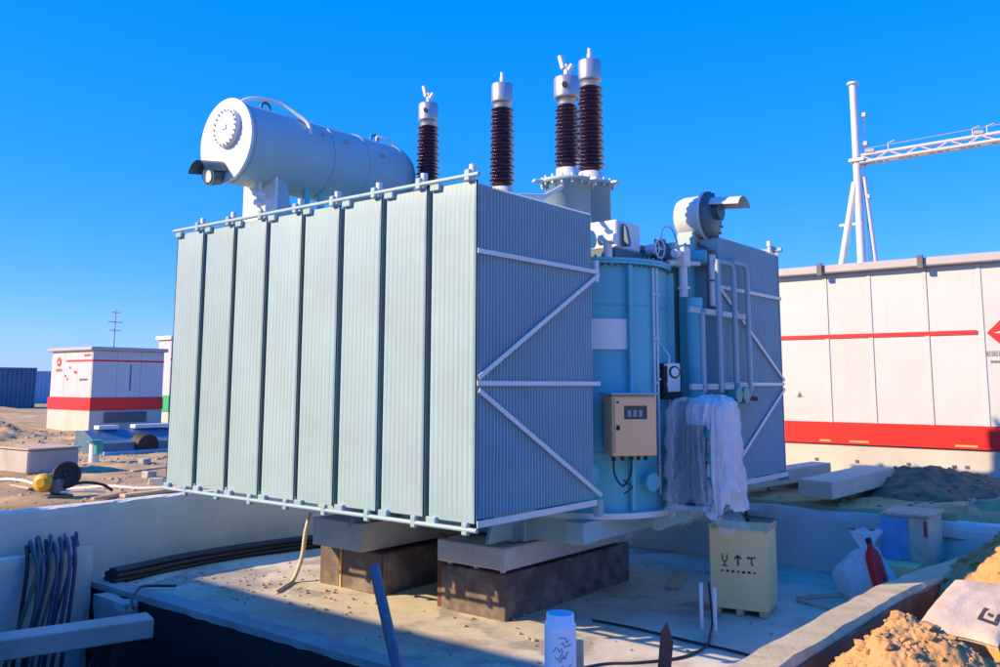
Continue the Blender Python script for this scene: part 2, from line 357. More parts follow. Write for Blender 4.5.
# kerb wall on the near right side of the pit, made as a bent strip
kin = [(-.6, -2.24), (.1, -2.25), (1.5, -2.27), (2.85, -2.30), (3.8, -2.38), (4.72, -2.52), (5.5, -2.66), (6.41, -2.84)]
kin = [(p_.x, p_.y) for p_ in smooth_path([(x, y, 0) for x, y in kin], 7)]
kb = MB()
pts = []
for i, (x, y) in enumerate(kin):
    a = kin[max(0, i - 1)]; b = kin[min(len(kin) - 1, i + 1)]; t = Vector((b[0] - a[0], b[1] - a[1])).normalized(); nrm = Vector((t.y, -t.x))
    pts.append((x, y, x + nrm.x * .31, y + nrm.y * .31))
for (a, b) in zip(pts[:-1], pts[1:]):
    def sec(q):
        j1, j2, j3 = (max(0, noise.noise(Vector((q[0] * 5, q[1] * 5, k_)))) * .06 for k_ in (0, 9, 4)); h_ = noise.noise(Vector((q[0] * 2, q[1] * 2, 3))) * .012
        return [(q[0], q[1], -.6), (q[2], q[3], -.6), (q[2], q[3], .575 - j1), (q[2] * .92 + q[0] * .08, q[3] * .92 + q[1] * .08 + j1 * .5, .602 + h_), (q[0] * .93 + q[2] * .07, q[1] * .93 + q[3] * .07 - j2 * .5, .602 + h_), (q[0], q[1], .58 - j2)]
    A, B = sec(a), sec(b)
    kb.add(A + B, [(i, (i + 1) % 6, 6 + (i + 1) % 6, 6 + i) for i in range(6)])
kb.add(sec(pts[0]), [list(range(6))]); kb.add(sec(pts[-1]), [list(range(6))])
kerb = struct(kb.build('pit_kerb', 'kerb_concrete'))
for (a, b) in zip(pts[:-1:7], pts[7::7]):                     # dark boards added to stand in for deep shade on its outer side
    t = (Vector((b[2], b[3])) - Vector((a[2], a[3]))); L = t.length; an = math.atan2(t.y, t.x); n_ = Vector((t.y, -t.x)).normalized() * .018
    MB().obox(((a[2] + b[2]) / 2 + n_.x, (a[3] + b[3]) / 2 + n_.y, .03), (L - .012, .022, 1.04), an, .003).build('shade_board', 'shade_brown', kerb)
# trench floor and stub walls
tf = MB(); tf.grid(lambda u, v: (-3.9 + 3.75 * u, -2.6 + 9.0 * v, -1.35 + .12 * nz(u * 6, v * 14, 3, 1, 4)), 50, 110); struct(tf.build('trench_floor', 'trench_shade'))  # near-black sheet added to deepen the shade in the trench
tag(MB().rough(-.36, -.175, 5.0, 5.75, -2.4, -.03, .1).build('trench_pier', 'concrete'), 'short pale concrete pier against the dark trench side', 'concrete pier')
tag(MB().box(-1.05, -.62, 3.95, 4.40, -2.4, -.16, .012).build('trench_stub', 'near_black'), 'dark stub carrying the end of the precast beam', 'concrete stub')
tag(MB().rough(-3.4, -.20, 6.08, 6.30, -2.4, .46, .1).build('trench_wall', 'wall_concrete'), 'low shaded concrete wall under the hanging cables at the left edge', 'wall')
bt = MB(); M_ = Matrix.Rotation(math.atan2(-.36, 1.25), 3, 'Z')
bt.obox((-1.95, 4.36, -.045), (2.75, .30, .2), M_ @ Matrix.Rotation(R(1.0), 3, 'X'), .012)
tag(bt.build('concrete_beam', 'concrete'), 'long grey precast beam laid across the dark trench at lower left', 'concrete beam')

# ------------------------------------------------------------------ foundation piers under the transformer
def pier(y0, y1, lab, x0=1.7, x1=4.25):
    t = thing('foundation_pier', lab, 'foundation', ((x0 + x1) / 2, (y0 + y1) / 2, 0), 'piers carrying the transformer')
    MB().box(x0, x1, y0, y1, -.02, .475, .01).build('block', 'form_ply', t)
    return t
p1 = pier(1.05, 1.97, 'concrete pier under the near end of the transformer, nearest the camera')
MB().box(1.66, 4.3, 1.02, 2.0, .52, .755, .012).build('cap_beam', 'cap_concrete', p1)
for y in (1.13, 1.5, 1.88):
    for x in (1.76, 4.1):
        b = MB().cyl((x, y, .45), (x, y, .60), .018, n=8); b.cyl((x, y, .478), (x, y, .512), .035, n=6, smooth=False); b.box(x - .055, x + .055, y - .05, y + .05, .508, .519); b.build('anchor_bolt', 'galv', p1)
MB().box(1.735, 1.755, 1.93, 2.06, 0, .8, .003).build('timber_strip', 'rust', p1)
p2 = pier(2.88, 4.02, 'rear foundation pier with brown formwork panels and a yellow timber strip')
c2 = MB().prism([(2.98, .52), (3.86, .52), (3.86, .84), (2.98, .84)], 1.42, 4.3, lambda u, v, w_: (w_, u, v)); c2.build('cap_beam', 'cap_concrete', p2)
MB().box(1.66, 1.698, 3.60, 3.635, .0, .52, .004).build('timber_strip', 'wood_yellow', p2)
for (a, b) in ((2.90, 3.585), (3.65, 4.0)): MB().box(1.668, 1.697, a, b, .005, .47, .004).build('formwork_panel', 'form_ply', p2)
for y in (3.1, 3.75):
    for x in (1.9, 4.1): MB().box(x - .1, x + .1, y - .08, y + .08, .476, .519, .004).build('shim_plate', 'rust', p2)

# ------------------------------------------------------------------ transformer
T = thing('transformer', 'large grey-green power transformer with radiator banks and brown bushings in the pit', 'transformer', (2.98, 2.44, .76))
LB, PITCHR = 4.887, 4.887 / 8
Z0, Z1 = 1.30, 4.30
def fin_stack(x0, x1, ys, ye, out):
    """all the hanging plates of one radiator, thin hexagonal sections, with the two header pipes"""
    m = MB(); n = 40; st = (x1 - x0 - .03) / n; yc = (ys + ye) / 2
    for i in range(1, n):
        x = x0 + .015 + st * i if out < 0 else x1 - .015 - st * i
        if not (x0 < x < x1): continue
        h = .0195
        prof = [(ys, 0.0045), (ys + .035, h), (ye - .035, h), (ye, .0045), (ye, -.0045), (ye - .035, -h), (ys + .035, -h), (ys, -.0045)]
        za, zb = Z0 + .035, Z1 - .03
        vs_ = [(x + d, y, za) for y, d in prof] + [(x + d, y, zb) for y, d in prof]
        m.add(vs_, [list(range(7, -1, -1)), list(range(8, 16))] + [(q, (q + 1) % 8, 8 + (q + 1) % 8, 8 + q) for q in range(8)])
    for z in (Z0 + .12, Z1 - .11): m.cyl((x0 + .02, yc, z), (x1 + .0, yc, z), .065, n=12)
    return m
def front_panel(x, ys, ye, out):
    """outermost plate with pressed vertical flutes; tapers to a flat rim at top and bottom"""
    m = MB(); W = ye - ys; nfl = 9; nu = nfl * 8; zs = [0, .012, .05, .11, .5, .89, .95, .988, 1]
    def pr_(u):
        e = min(u, 1 - u) * W
        if e < .022: return 0.0
        q = (u * W - .022) / (W - .044) * nfl
        return .005 + .0055 * min(1.0, 1.6 * abs(math.sin(math.pi * q)))
    vs_ = []
    for zf in zs:
        k = 0 if zf in (0, 1) else (.35 if zf in (.012, .988) else (.7 if zf in (.05, .95) else 1))
        for i in range(nu + 1):
            u = i / nu; vs_.append((x + out * pr_(u) * k, ys + W * u, Z0 + (Z1 - Z0) * zf))
    m.add(vs_, [(j * (nu + 1) + i, j * (nu + 1) + i + 1, (j + 1) * (nu + 1) + i + 1, (j + 1) * (nu + 1) + i) for j in range(len(zs) - 1) for i in range(nu)], True)
    m.box(min(x, x - out * .012), max(x, x - out * .012), ys, ye, Z0, Z1)
    return m
def radiator(x0, x1, y0, out):
    ys, ye = y0 + .024, y0 + PITCHR - .024; yc = (ys + ye) / 2
    xf = x0 if out < 0 else x1
    r = fin_stack(x0, x1, ys, ye, out).build('radiator', 'paint', T)
    front_panel(xf, ys, ye, out).build('front_panel', 'paint', r)
    for z, s_ in ((Z1, 1), (Z0, -1)):                     # lugs and end caps of the header pipes
        MB().box(xf + out * .012 - .03, xf + out * .012 + .03, ye - .13, ye - .01, z - .045, z + .02, .008).build('header_lug', 'paint', r)
        MB().obox((xf + out * .03, ys + .09, z + s_ * .045), (.045, .07, .11), 0, .01).build('tie_bracket', 'paint', r)
    m = MB(); m.cyl((xf - out * .05, ys + .10, Z1 - .01), (xf - out * .05, ys + .10, Z1 + .13), .024, n=10); m.cyl((xf - out * .05, ys + .10, Z1 + .09), (xf - out * .05, ys + .10, Z1 + .16), .036, n=10)
    m.build('vent_plug', 'paint_pale', r)
    return r
rA = radiator(0, 1.9, 0, -1)
for i in range(1, 8): copy_tree(rA, T, (random.uniform(-.006, .006), PITCHR * i + random.uniform(-.004, .004), random.uniform(-.006, .006)))
rB = radiator(4.06, 5.96, -.41, 1)
for i in range(1, 8): copy_tree(rB, T, (0, PITCHR * i, 0))
# tie bars along the bank, top and bottom
for z in (Z1 + .04, Z0 - .05):
    MB().tube([(-.035, -.02, z), (-.035, LB + .02, z)], .021, n=10).build('tie_bar', 'paint', T)
    MB().tube([(5.99, -.43, z), (5.99, LB - .43, z)], .033, n=10).build('tie_bar', 'paint', T)
# flat braces across the end faces
def brace(a, b, y, wd=.045):
    a = Vector((a[0], y, a[1])); b = Vector((b[0], y, b[1])); d = (b - a); L = d.length; d.normalize(); zz = Vector((0, 1, 0)); s_ = d.cross(zz)
    M3 = Matrix((d, zz, s_)).transposed()
    MB().obox((a + b) / 2, (L, .012, wd), M3, .003).build('brace', 'paint_pale', T)
yb = .008
brace((-.01, 3.655), (1.97, 3.655), yb); brace((-.01, 2.49), (1.97, 2.49), yb); brace((1.95, 3.63), (.0, 2.54), yb - .014); brace((.0, 2.43), (1.95, 1.36), yb - .014)
brace((0, 1.295), (1.98, 1.295), yb, .06)
MB().box(1.88, 1.97, -.02, .06, 1.15, 1.33, .008).build('corner_lug', 'paint', T)
MB().box(1.90, 1.96, .0, .05, 3.55, 3.78, .005).build('corner_lug', 'paint_pale', T)
yb = -.40
brace((3.98, 3.655), (5.97, 3.655), yb); brace((3.98, 2.49), (5.97, 2.49), yb); brace((4.02, 3.63), (5.95, 2.54), yb - .014); brace((5.95, 2.43), (4.02, 1.36), yb - .014)
brace((3.98, 1.295), (5.97, 1.295), yb, .06)

# tank: a stadium-shaped shell
def stadium(r, y0, y1, cx=2.95, n=28):
    a = [(cx + r * math.cos(math.pi + math.pi * i / n), y0 + r * math.sin(math.pi + math.pi * i / n)) for i in range(n + 1)]
    b = [(cx + r * math.cos(math.pi * i / n), y1 + r * math.sin(math.pi * i / n)) for i in range(n + 1)]
    return a + b
def stad_mesh(r, z0, z1, y0=.76, y1=4.1):
    m = MB(); P = stadium(r, y0, y1); n = len(P)
    m.add([(x, y, z0) for x, y in P] + [(x, y, z1) for x, y in P], [(i, (i + 1) % n, n + (i + 1) % n, n + i) for i in range(n)], True)
    m.add([(x, y, z1) for x, y in P], [list(range(n))]); m.add([(x, y, z0) for x, y in P], [list(range(n - 1, -1, -1))])
    return m
tk = stad_mesh(.9, 1.14, 3.86).build('tank', 'paint_tank', T)
stad_mesh(1.0, 1.08, 1.14).build('bottom_flange', 'paint_pale', tk)
stad_mesh(.955, 3.80, 3.83).build('cover_flange', 'paint_tank', tk)
stad_mesh(.955, 3.834, 3.865).build('cover', 'paint_tank', tk)
bl = MB()
for i in range(40):
    a = math.pi + math.pi * i / 39; x, y = 2.95 + .93 * math.cos(a), .76 + .93 * math.sin(a); bl.cyl((x, y, 3.77), (x, y, 3.89), .014, n=6, smooth=False)
b_ = bl.build('flange_bolts', 'paint_dark', tk); b_['kind'] = 'stuff'
for ang, w_ in ((-62, .07), (-120, .05)):
    a = R(ang); x, y = 2.95 + .93 * math.cos(a), .76 + .93 * math.sin(a)
    MB().obox((x, y, 2.47), (.1, w_, 2.62), a, .006).build('stiffener', 'paint_tank', tk)
bf = MB()                                                # base skid
for x in (2.2, 3.6): bf.box(x - .1, x + .1, .3, 4.6, .80, 1.078, .008)
for y in (1.2, 1.82, 3.15, 3.7): bf.box(1.95, 3.95, y - .05, y + .05, .762, .95, .008)
bf.build('base_frame', 'paint', T)
for (x, yy) in ((3.05, 1.06), (2.15, 1.06), (3.05, 3.05), (2.0, 3.05)):
    MB().box(x - .09, x + .09, yy, yy + .24, .762, 1.16, .01).build('jacking_post', 'paint', T)
    MB().prism([(x - .62, .80), (x - .09, .80), (x - .09, 1.12), (x - .5, 1.12)], yy + .09, yy + .13, lambda u, v, w_: (u, w_, v)).build('gusset', 'paint', T)
MB().box(1.9, 4.0, .18, .42, .86, 1.075, .01).build('end_beam', 'paint', T)

# header pipes linking the banks to the tank
for z in (1.55, 4.02):
    hp = MB()
    for x in (1.98, 3.98):
        hp.cyl((x, .1 if x < 3 else -.3, z), (x, 4.7, z), .10, n=16)
    hp.build('manifold_pipe', 'paint_tank', T)
# butterfly valves on the manifold pipes
for i in range(8):
    y = PITCHR * (i + .5)
    MB().cyl((1.88, y, 4.20), (1.98, y, 4.04), .05, n=10).build('valve_neck', 'paint_tank', T)

# ---------------- bushings
def bushing(x, y, ztop, zbot, rs, cap_h, cap_r, lab, turret_r, n_sheds, knob=0):
    body = MB(); prof = []
    H = ztop - zbot; st = H / n_sheds
    prof.append((rs * .62, zbot - .04))
    for i in range(n_sheds):
        z = zbot + st * i; k = 1.06 - .12 * i / n_sheds; ro = rs * k * (1.0 if i % 2 else .88)
        prof += [(rs * .64 * k, z), (rs * .66 * k, z + st * .30), (ro, z + st * .42), (ro * .99, z + st * .54), (rs * .66 * k, z + st * .82)]
    prof.append((rs * .6, ztop + .03))
    body.lathe(prof, (x, y, 0), n=26)
    o = body.build('bushing', 'brown_glaze', T); o['label'] = lab
    MB().lathe([(rs * .66, ztop + .0), (rs * .7, ztop + .02), (rs * .7, ztop + .07), (cap_r * .86, ztop + .075), (cap_r * .98, ztop + .085), (cap_r, ztop + .10), (cap_r, ztop + .08 + cap_h), (cap_r * .94, ztop + .10 + cap_h), (cap_r * .3, ztop + .115 + cap_h)], (x, y, 0), n=28).build('cap', 'aluminium', o)
    zt = ztop + .1 + cap_h
    tm = MB().lathe([(.035, zt), (.035, zt + .10), (.026, zt + .11), (.026, zt + .17)], (x, y, 0), n=12)
    if knob: tm.cyl((x - .02, y + .03, zt + .12), (x - .03, y + .07, zt + .28), .036, n=10); tm.cyl((x, y, zt + .05), (x + .03, y - .06, zt + .16), .03, n=10)
    tm.build('terminal', 'galv', o)
    if knob:
        MB().cyl((x - cap_r * .9, y - cap_r * .45, ztop + .1 + cap_h * .45), (x - cap_r * 1.04, y - cap_r * .52, ztop + .1 + cap_h * .45), .035, n=14).build('sight_plug', 'gasket_black', o)
    MB().lathe([(rs * .78, zbot - .02), (rs * .9, zbot - .03), (rs * .9, zbot - .12), (rs * 1.1, zbot - .13), (rs * 1.1, zbot - .17)], (x, y, 0), n=24).build('ground_sleeve', 'paint_pale', o)
    tu = MB().lathe([(turret_r, 3.86), (turret_r, zbot - .21), (turret_r * 1.22, zbot - .215), (turret_r * 1.22, zbot - .172), (turret_r * .8, zbot - .17)], (x, y, 0), n=30)
    tu.build('turret', 'paint', o)
    bt_ = MB()
    for i in range(16):
        a = 2 * math.pi * i / 16; bx, by = x + turret_r * 1.12 * math.cos(a), y + turret_r * 1.12 * math.sin(a); bt_.cyl((bx, by, zbot - .25), (bx, by, zbot - .14), .016, n=6, smooth=False)
    q = bt_.build('turret_bolts', 'galv', o); q['kind'] = 'stuff'
    lug = MB()
    for a in (0.5, 2.6, 4.7): lug.obox((x + turret_r * 1.2 * math.cos(a), y + turret_r * 1.2 * math.sin(a), zbot - .2), (.22, .09, .03), a, .006)
    lug.build('turret_lug', 'paint_pale', o)
    return o
bushing(3.4, 1.02, 6.28, 5.18, .172, .25, .15, 'tallest brown bushing at the right of the row', .25, 22)
bushing(3.4, 2.47, 6.28, 5.18, .172, .25, .15, 'brown bushing in the middle of the row, on its own', .25, 22, 0)
bushing(3.4, 3.88, 6.28, 5.18, .172, .25, .15, 'brown bushing beside the cylindrical conservator', .25, 22, 1)
bushing(2.55, .80, 5.78, 5.03, .148, .24, .155, 'shorter brown neutral bushing in front of the tallest one', .27, 17, 1)
# lead arm and pipework on the cover
MB().tube([(1.15, .62, 4.42), (1.9, .66, 4.55), (2.45, .72, 4.80)], .028, n=8).build('vent_pipe', 'paint_pale', T)
MB().box(1.2, 1.28, .58, .66, 4.30, 4.47, .006).build('pipe_bracket', 'paint_pale', T)
cvp = MB(); cvp.cyl((3.45, -.02, 4.02), (3.45, 1.0, 4.02), .085, n=18); cvp.cyl((3.45, .32, 4.02), (3.45, .36, 4.02), .14, n=18); cvp.cyl((3.45, .0, 4.02), (3.45, .05, 4.02), .14, n=18)
cvp.build('oil_pipe', 'paint_dark', T)
mb_ = MB().box(2.52, 3.05, .12, .5, 4.00, 4.32, .015); mo = mb_.build('mechanism_box', 'off_white', T)
MB().prism([(0, 0), (.2, 0), (.2, .05), (.12, .22), (.02, .26), (0, .2)], 2.60, 2.66, lambda u, v, w_: (w_ , .1 - u * .4, 4.02 + v)).build('box_bracket', 'paint_dark', mo)
MB().box(2.45, 3.3, .1, .5, 3.87, 3.995, .01).build('cover_stool', 'paint_dark', T)
hw = MB()
hw.tube([(3.18 + .11 * math.cos(a), -.06, 4.05 + .11 * math.sin(a)) for a in [2 * math.pi * i / 24 for i in range(25)]], .014, n=6, caps=False)
for a in (0, 2.09, 4.19): hw.cyl((3.18, -.06, 4.05), (3.18 + .11 * math.cos(a), -.06, 4.05 + .11 * math.sin(a)), .009, n=6)
hw.cyl((3.18, -.07, 4.05), (3.18, .12, 4.05), .02, n=8); hw.cyl((3.18, .0, 4.05), (3.18, .1, 4.05), .06, n=14)
hw.build('hand_wheel', 'galv', T)
for (px_, py_) in ((2.18, .33), (2.3, .1)):
    va = MB(); va.cyl((px_, py_, 3.86), (px_, py_, 4.14), .05, n=12); va.cyl((px_, py_ - .1, 4.06), (px_, py_ + .1, 4.06), .06, n=14); va.cyl((px_ - .09, py_, 4.16), (px_ + .09, py_, 4.16), .02, n=8)
    va.build('valve', 'paint_pale', T)
MB().tube(smooth_path([(3.3, -.02, 3.87), (3.3, -.02, 4.2), (3.36, -.04, 4.33), (3.5, -.06, 4.32), (3.62, -.06, 4.15), (3.62, -.04, 3.95)]), .011, n=6).build('copper_tube', 'galv', T)
MB().box(3.22, 3.34, -.06, .04, 3.95, 4.18, .01).build('junction_box', 'paint_dark', T)
oltc = MB(); oltc.lathe([(.26, 3.866), (.26, 3.95), (.22, 3.96), (.22, 4.05), (.27, 4.06), (.27, 4.10), (.1, 4.13)], (3.0, .45, 0), n=26); oltc.build('tap_changer_head', 'paint_dark', T)
# small oil drum of the tap changer with its rain hood
dr = MB().lathe([(.02, -.10), (.17, -.08), (.24, -.04), (.265, .03), (.265, .14), (.265, .30)], (4.16, .10, 4.56), (0, -1, 0), n=32).build('tap_changer_conservator', 'paint_pale', T)
MB().lathe([(.315, .30), (.315, .335)], (4.16, .10, 4.56), (0, -1, 0), n=32).build('end_flange', 'paint_pale', dr)
MB().lathe([(.305, .338), (.305, .352), (.28, .353), (.27, .372), (.05, .40)], (4.16, .10, 4.56), (0, -1, 0), n=32).build('end_cover', 'paint_dark', dr)
bq = MB()
for i in range(18):
    a = 2 * math.pi * i / 18; bq.cyl((4.16 + .29 * math.cos(a), -.23, 4.56 + .29 * math.sin(a)), (4.16 + .29 * math.cos(a), -.28, 4.56 + .29 * math.sin(a)), .013, n=6, smooth=False)
q = bq.build('flange_bolts', 'paint_dark', dr); q['kind'] = 'stuff'
MB().cyl((4.2, -.29, 4.62), (4.2, -.37, 4.62), .11, n=20).build('level_gauge', 'paint_dark', dr)
hood = MB()
def hood_f(th):
    def f(u, v):
        a = R(25) + R(130) * u; r = .19 + th
        return (4.2 + r * math.cos(a) * 1.0, -.25 - .42 * v, 4.60 + r * math.sin(a) - .04 * v)
    return f
hood.grid(hood_f(0), 12, 3); hood.grid(hood_f(.012), 12, 3)
hood.build('rain_hood', 'paint_pale', dr)
sup = MB().prism([(3.86, 4.0), (4.44, 4.0), (4.34, 4.36), (3.98, 4.36)], -.12, .12, lambda u, v, w_: (u, w_, v)); sup.build('drum_saddle', 'paint', dr)
pillar = MB().box(3.84, 3.98, -.10, .06, 1.15, 4.0, .01); pillar.box(4.0, 4.10, -.08, .04, 1.15, 4.0, .01); pillar.build('drum_support_column', 'paint_tank', T)
bre = MB()
for z0, z1, r in ((3.42, 3.72, .055), (3.74, 4.05, .055)): bre.cyl((4.02, -.30, z0), (4.02, -.30, z1), r, n=16); 
bre.build('breather', 'off_white', T)
bre2 = MB()
for z0, z1, r in ((3.38, 3.42, .062), (3.72, 3.74, .065), (4.05, 4.10, .062)): bre2.cyl((4.02, -.30, z0), (4.02, -.30, z1), r, n=16)
bre2.tube([(3.93, -.30, 3.35), (3.93, -.30, 4.12)], .016, n=6); bre2.tube([(4.02, -.3, 4.1), (4.02, -.2, 4.16), (4.05, -.05, 4.25)], .02, n=8)
bre2.build('breather_frame', 'dark_trim', T)
vb = MB().box(3.42, 3.58, -.25, -.13, 3.86, 4.10, .012); vb.cyl((3.38, -.19, 4.0), (3.28, -.19, 4.0), .045, n=12); vb.cyl((3.5, -.19, 3.86), (3.5, -.19, 3.50), .05, n=14); vb.cyl((3.5, -.19, 3.62), (3.5, -.19, 3.59), .075, n=14)
vb.build('relief_valve', 'off_white', T)
MB().tube([(3.30, -.10, 3.90), (3.85, -.22, 3.93)], .03, n=8).build('cross_pipe', 'off_white', T)
# downpipes in front of the far bank
MB().tube([(3.50, -.32, 3.48), (3.50, -.32, 1.3)], .095, n=18).build('column_pipe', 'paint_tank', T)
for nm, x, zt in (('a', 3.32, 3.30), ('b', 3.76, 3.95), ('c', 4.20, 4.0), ('d', 4.60, 4.0)):
    pts_ = [(x, -.50, 2.40), (x, -.50, zt)]
    if nm == 'c': pts_ = [(x, -.50, 2.40), (x, -.50, 3.86), (x - .03, -.5, 3.92), (x - .09, -.46, 3.95), (x - .25, -.40, 3.95)]
    if nm == 'd': pts_ = [(x, -.50, 2.40), (x, -.50, 3.88), (x - .03, -.5, 3.94), (x - .09, -.48, 3.97), (x - .36, -.48, 3.97)]
    MB().tube(pts_, .032, n=10).build('downpipe', 'paint', T)
for z in (3.31, 2.46):
    for (a, b) in ((3.0, 3.26), (3.38, 3.66), (3.82, 4.1), (4.24, 4.5)): MB().box(a, b, -.52, -.48, z - .035, z + .035, .006).build('pipe_clamp', 'paint', T)
vg = MB(); vg.cyl((4.05, -.5, 2.36), (4.5, -.5, 2.36), .055, n=14); vg.cyl((4.2, -.5, 2.36), (4.2, -.5, 2.5), .05, n=12); vg.cyl((4.36, -.56, 2.36), (4.36, -.44, 2.36), .10, n=16); vg.cyl((4.14, -.56, 2.36), (4.14, -.44, 2.36), .09, n=16)
vg.build('brass_valve', 'teal', T)
MB().tube([(4.5, -.5, 2.33), (4.72, -.52, 2.31)], .03, n=8).build('valve_handle', 'rust', T)
# gauge box
gb = MB().obox((3.06, -.22, 2.52), (.24, .12, .40), R(-28), .012).build('gauge_box', 'gasket_black', T)
MB().obox((3.045, -.272, 2.56), (.17, .03, .32), R(-28), .01).build('gauge_face', 'off_white', gb)
nrm = Vector((math.sin(R(-28)), -math.cos(R(-28)), 0)); cc = Vector((3.045, -.272, 2.62))
MB().lathe([(.068, .015), (.068, .028), (.05, .03)], cc, nrm, n=22).build('dial_ring', 'gasket_black', gb)
MB().lathe([(.052, .02), (.052, .032)], cc, nrm, n=22).build('dial', 'off_white', gb)
MB().tube([(3.0, -.24, 2.72), (2.98, -.26, 2.8), (3.05, -.1, 2.95)], .012, n=6).build('gauge_tube', 'galv', gb)
# small valve and tube on the tank front
tv = MB(); a = R(-88); x, y = 2.95 + .92 * math.cos(a), .76 + .92 * math.sin(a)
tv.cyl((x, y + .02, 2.62), (x, y - .09, 2.62), .022, n=10); tv.cyl((x, y - .07, 2.50), (x, y - .07, 2.70), .018, n=10); tv.cyl((x - .05, y - .07, 2.70), (x + .05, y - .07, 2.70), .012, n=8); tv.cyl((x, y - .07, 2.5), (x + .01, y - .07, 2.44), .026, n=10)
tv.build('sampling_valve', 'off_white', T)
# plate on the tank, bent to its curve
def arc_patch(a0, a1, z0, z1, r, th=.01, n=8):
    m = MB(); P = [(2.95 + q * math.cos(R(a0 + (a1 - a0) * i / n)), .76 + q * math.sin(R(a0 + (a1 - a0) * i / n))) for q in (r, r + th) for i in range(n + 1)]
    k = n + 1
    loop = list(range(k)) + list(range(2 * k - 1, k - 1, -1)); L = len(loop)
    m.add([(P[i][0], P[i][1], z0) for i in loop] + [(P[i][0], P[i][1], z1) for i in loop], [list(range(L - 1, -1, -1)), list(range(L, 2 * L))] + [(i, (i + 1) % L, L + (i + 1) % L, L + i) for i in range(L)])
    return m
arc_patch(212, 241, 2.86, 3.19, .912).build('name_plate', 'plate_white', tk)

for z in (1.75, 3.35):
    MB().tube([(2.95 + .903 * math.cos(R(t)), .76 + .903 * math.sin(R(t)), z) for t in range(190, 352, 6)], .008, n=5).build('weld_seam', 'paint_tank', tk)
for t0, z0_, z1_ in ((262, 2.2, 3.78), (266, 1.3, 3.78), (285, 1.2, 2.4)):
    q = (2.95 + .93 * math.cos(R(t0)), .76 + .93 * math.sin(R(t0))); MB().tube([(q[0], q[1], z0_), (q[0], q[1], z1_)], .014, n=8).build('conduit', 'galv', tk)
    for z in (z0_ + .3, (z0_ + z1_) / 2, z1_ - .3): MB().obox((q[0], q[1], z), (.05, .05, .02), R(t0), .003).build('conduit_clip', 'galv', tk)
for t0, z in ((252, 1.45),):
    q = Vector((math.cos(R(t0)), math.sin(R(t0)), 0)); b0 = Vector((2.95, .76, z)); m = MB().cyl(b0 + q * .89, b0 + q * 1.0, .06, n=16); m.cyl(b0 + q * 1.0, b0 + q * 1.02, .095, n=18); m.cyl(b0 + q * 1.023, b0 + q * 1.04, .095, n=18); m.build('drain_flange', 'paint_tank', tk)
# control cabinet on the rounded tank end
ca = R(234); cn = Vector((math.cos(ca), math.sin(ca), 0)); ct = Vector((-cn.y, cn.x, 0)); cc = Vector((2.95, .76, 0)) + cn * 1.12
CM = Matrix((ct, cn * -1, Vector((0, 0, 1)))).transposed()        # local x along face (to the right), y into the tank
def cb(c, s_, bev=.004): return MB().obox(cc + ct * c[0] - cn * c[1] + Vector((0, 0, c[2])), s_, CM, bev)
cab = cb((0, 0, 2.06), (.50, .26, .62), .012).build('control_cabinet', 'cabinet_tan', T)
cb((0, -.0, 2.385), (.54, .34, .022)).build('rain_roof', 'paint', cab)
dm = MB()                                                        # door leaf: four pieces round the window opening
for (u0, u1, z0, z1) in ((-.225, .225, 1.785, 2.125), (-.225, .225, 2.265, 2.345), (-.225, -.125, 2.125, 2.265), (.135, .225, 2.125, 2.265)):
    q = cb(((u0 + u1) / 2, -.138, (z0 + z1) / 2), (u1 - u0, .012, z1 - z0), 0); o = len(dm.v); dm.v += q.v; dm.f += [[i + o for i in f] for f in q.f]; dm.sm += q.sm
door = dm.build('door', 'cabinet_tan', cab)
cb((.005, -.133, 2.195), (.256, .004, .136), 0).build('window', 'screen', cab)
for u in (-.06, .0, .065): cb((u, -.137, 2.185), (.04, .004, .07), 0).build('instrument', 'screen_part', cab)
for z in (2.0,): cb((-.195, -.155, z + .04), (.03, .03, .05), .006).build('handle', 'gasket_black', cab)
cb((-.195, -.150, 2.30), (.022, .016, .018), .004).build('hinge_cap', 'gasket_black', cab)
for u in (-.2, -.1, 0, .08, .16):
    c0 = cc + ct * u + cn * .03; MB().cyl(c0 + Vector((0, 0, 1.70)), c0 + Vector((0, 0, 1.755)), .02, n=10).build('cable_gland', 'gasket_black', cab)
c0 = cc + ct * -.2 + cn * .03; c1 = cc + ct * 0 + cn * .03
MB().tube(smooth_path([c0 + Vector((0, 0, 1.71)), c0 + ct * .01 + Vector((0, 0, 1.56)), (c0 + c1) / 2 + Vector((0, 0, 1.44)), c1 - ct * .01 + Vector((0, 0, 1.56)), c1 + Vector((0, 0, 1.71))]), .011, n=6).build('cable', 'cable_black', cab)
MB().tube(smooth_path([(2.2, -.12, 1.5), (2.25, -.14, 1.46), (2.3, -.16, 1.42), (2.2, -.12, 1.36)]), .008, n=6).build('loose_wire', 'cable_black', cab)
for u in (-.18, .18): cb((u, .22, 2.06), (.05, .2, .5)).build('cabinet_bracket', 'paint_dark', cab)

# ---------------- main conservator
CY, CZ, CR = 4.5, 5.51, .52
co = MB().lathe([(CR, .40), (CR, 3.1), (CR * .985, 3.2), (CR * .9, 3.30), (CR * .65, 3.37), (CR * .1, 3.40)], (0, CY, CZ), (1, 0, 0), n=64).build('conservator', 'paint', T)
MB().lathe([(CR + .025, .365), (CR + .025, .40)], (0, CY, CZ), (1, 0, 0), n=56).build('end_plate', 'paint_pale', co)
mh = MB().lathe([(.24, .30), (.25, .31), (.25, .365)], (0, CY - .06, CZ + .15), (1, 0, 0), n=36).build('manhole_cover', 'off_white', co)
mb2 = MB()
for i in range(20):
    a = 2 * math.pi * i / 20; y, z = CY - .06 + .22 * math.cos(a), CZ + .15 + .22 * math.sin(a); mb2.cyl((.275, y, z), (.305, y, z), .016, n=6, smooth=False)
q = mb2.build('cover_bolts', 'galv', co); q['kind'] = 'stuff'
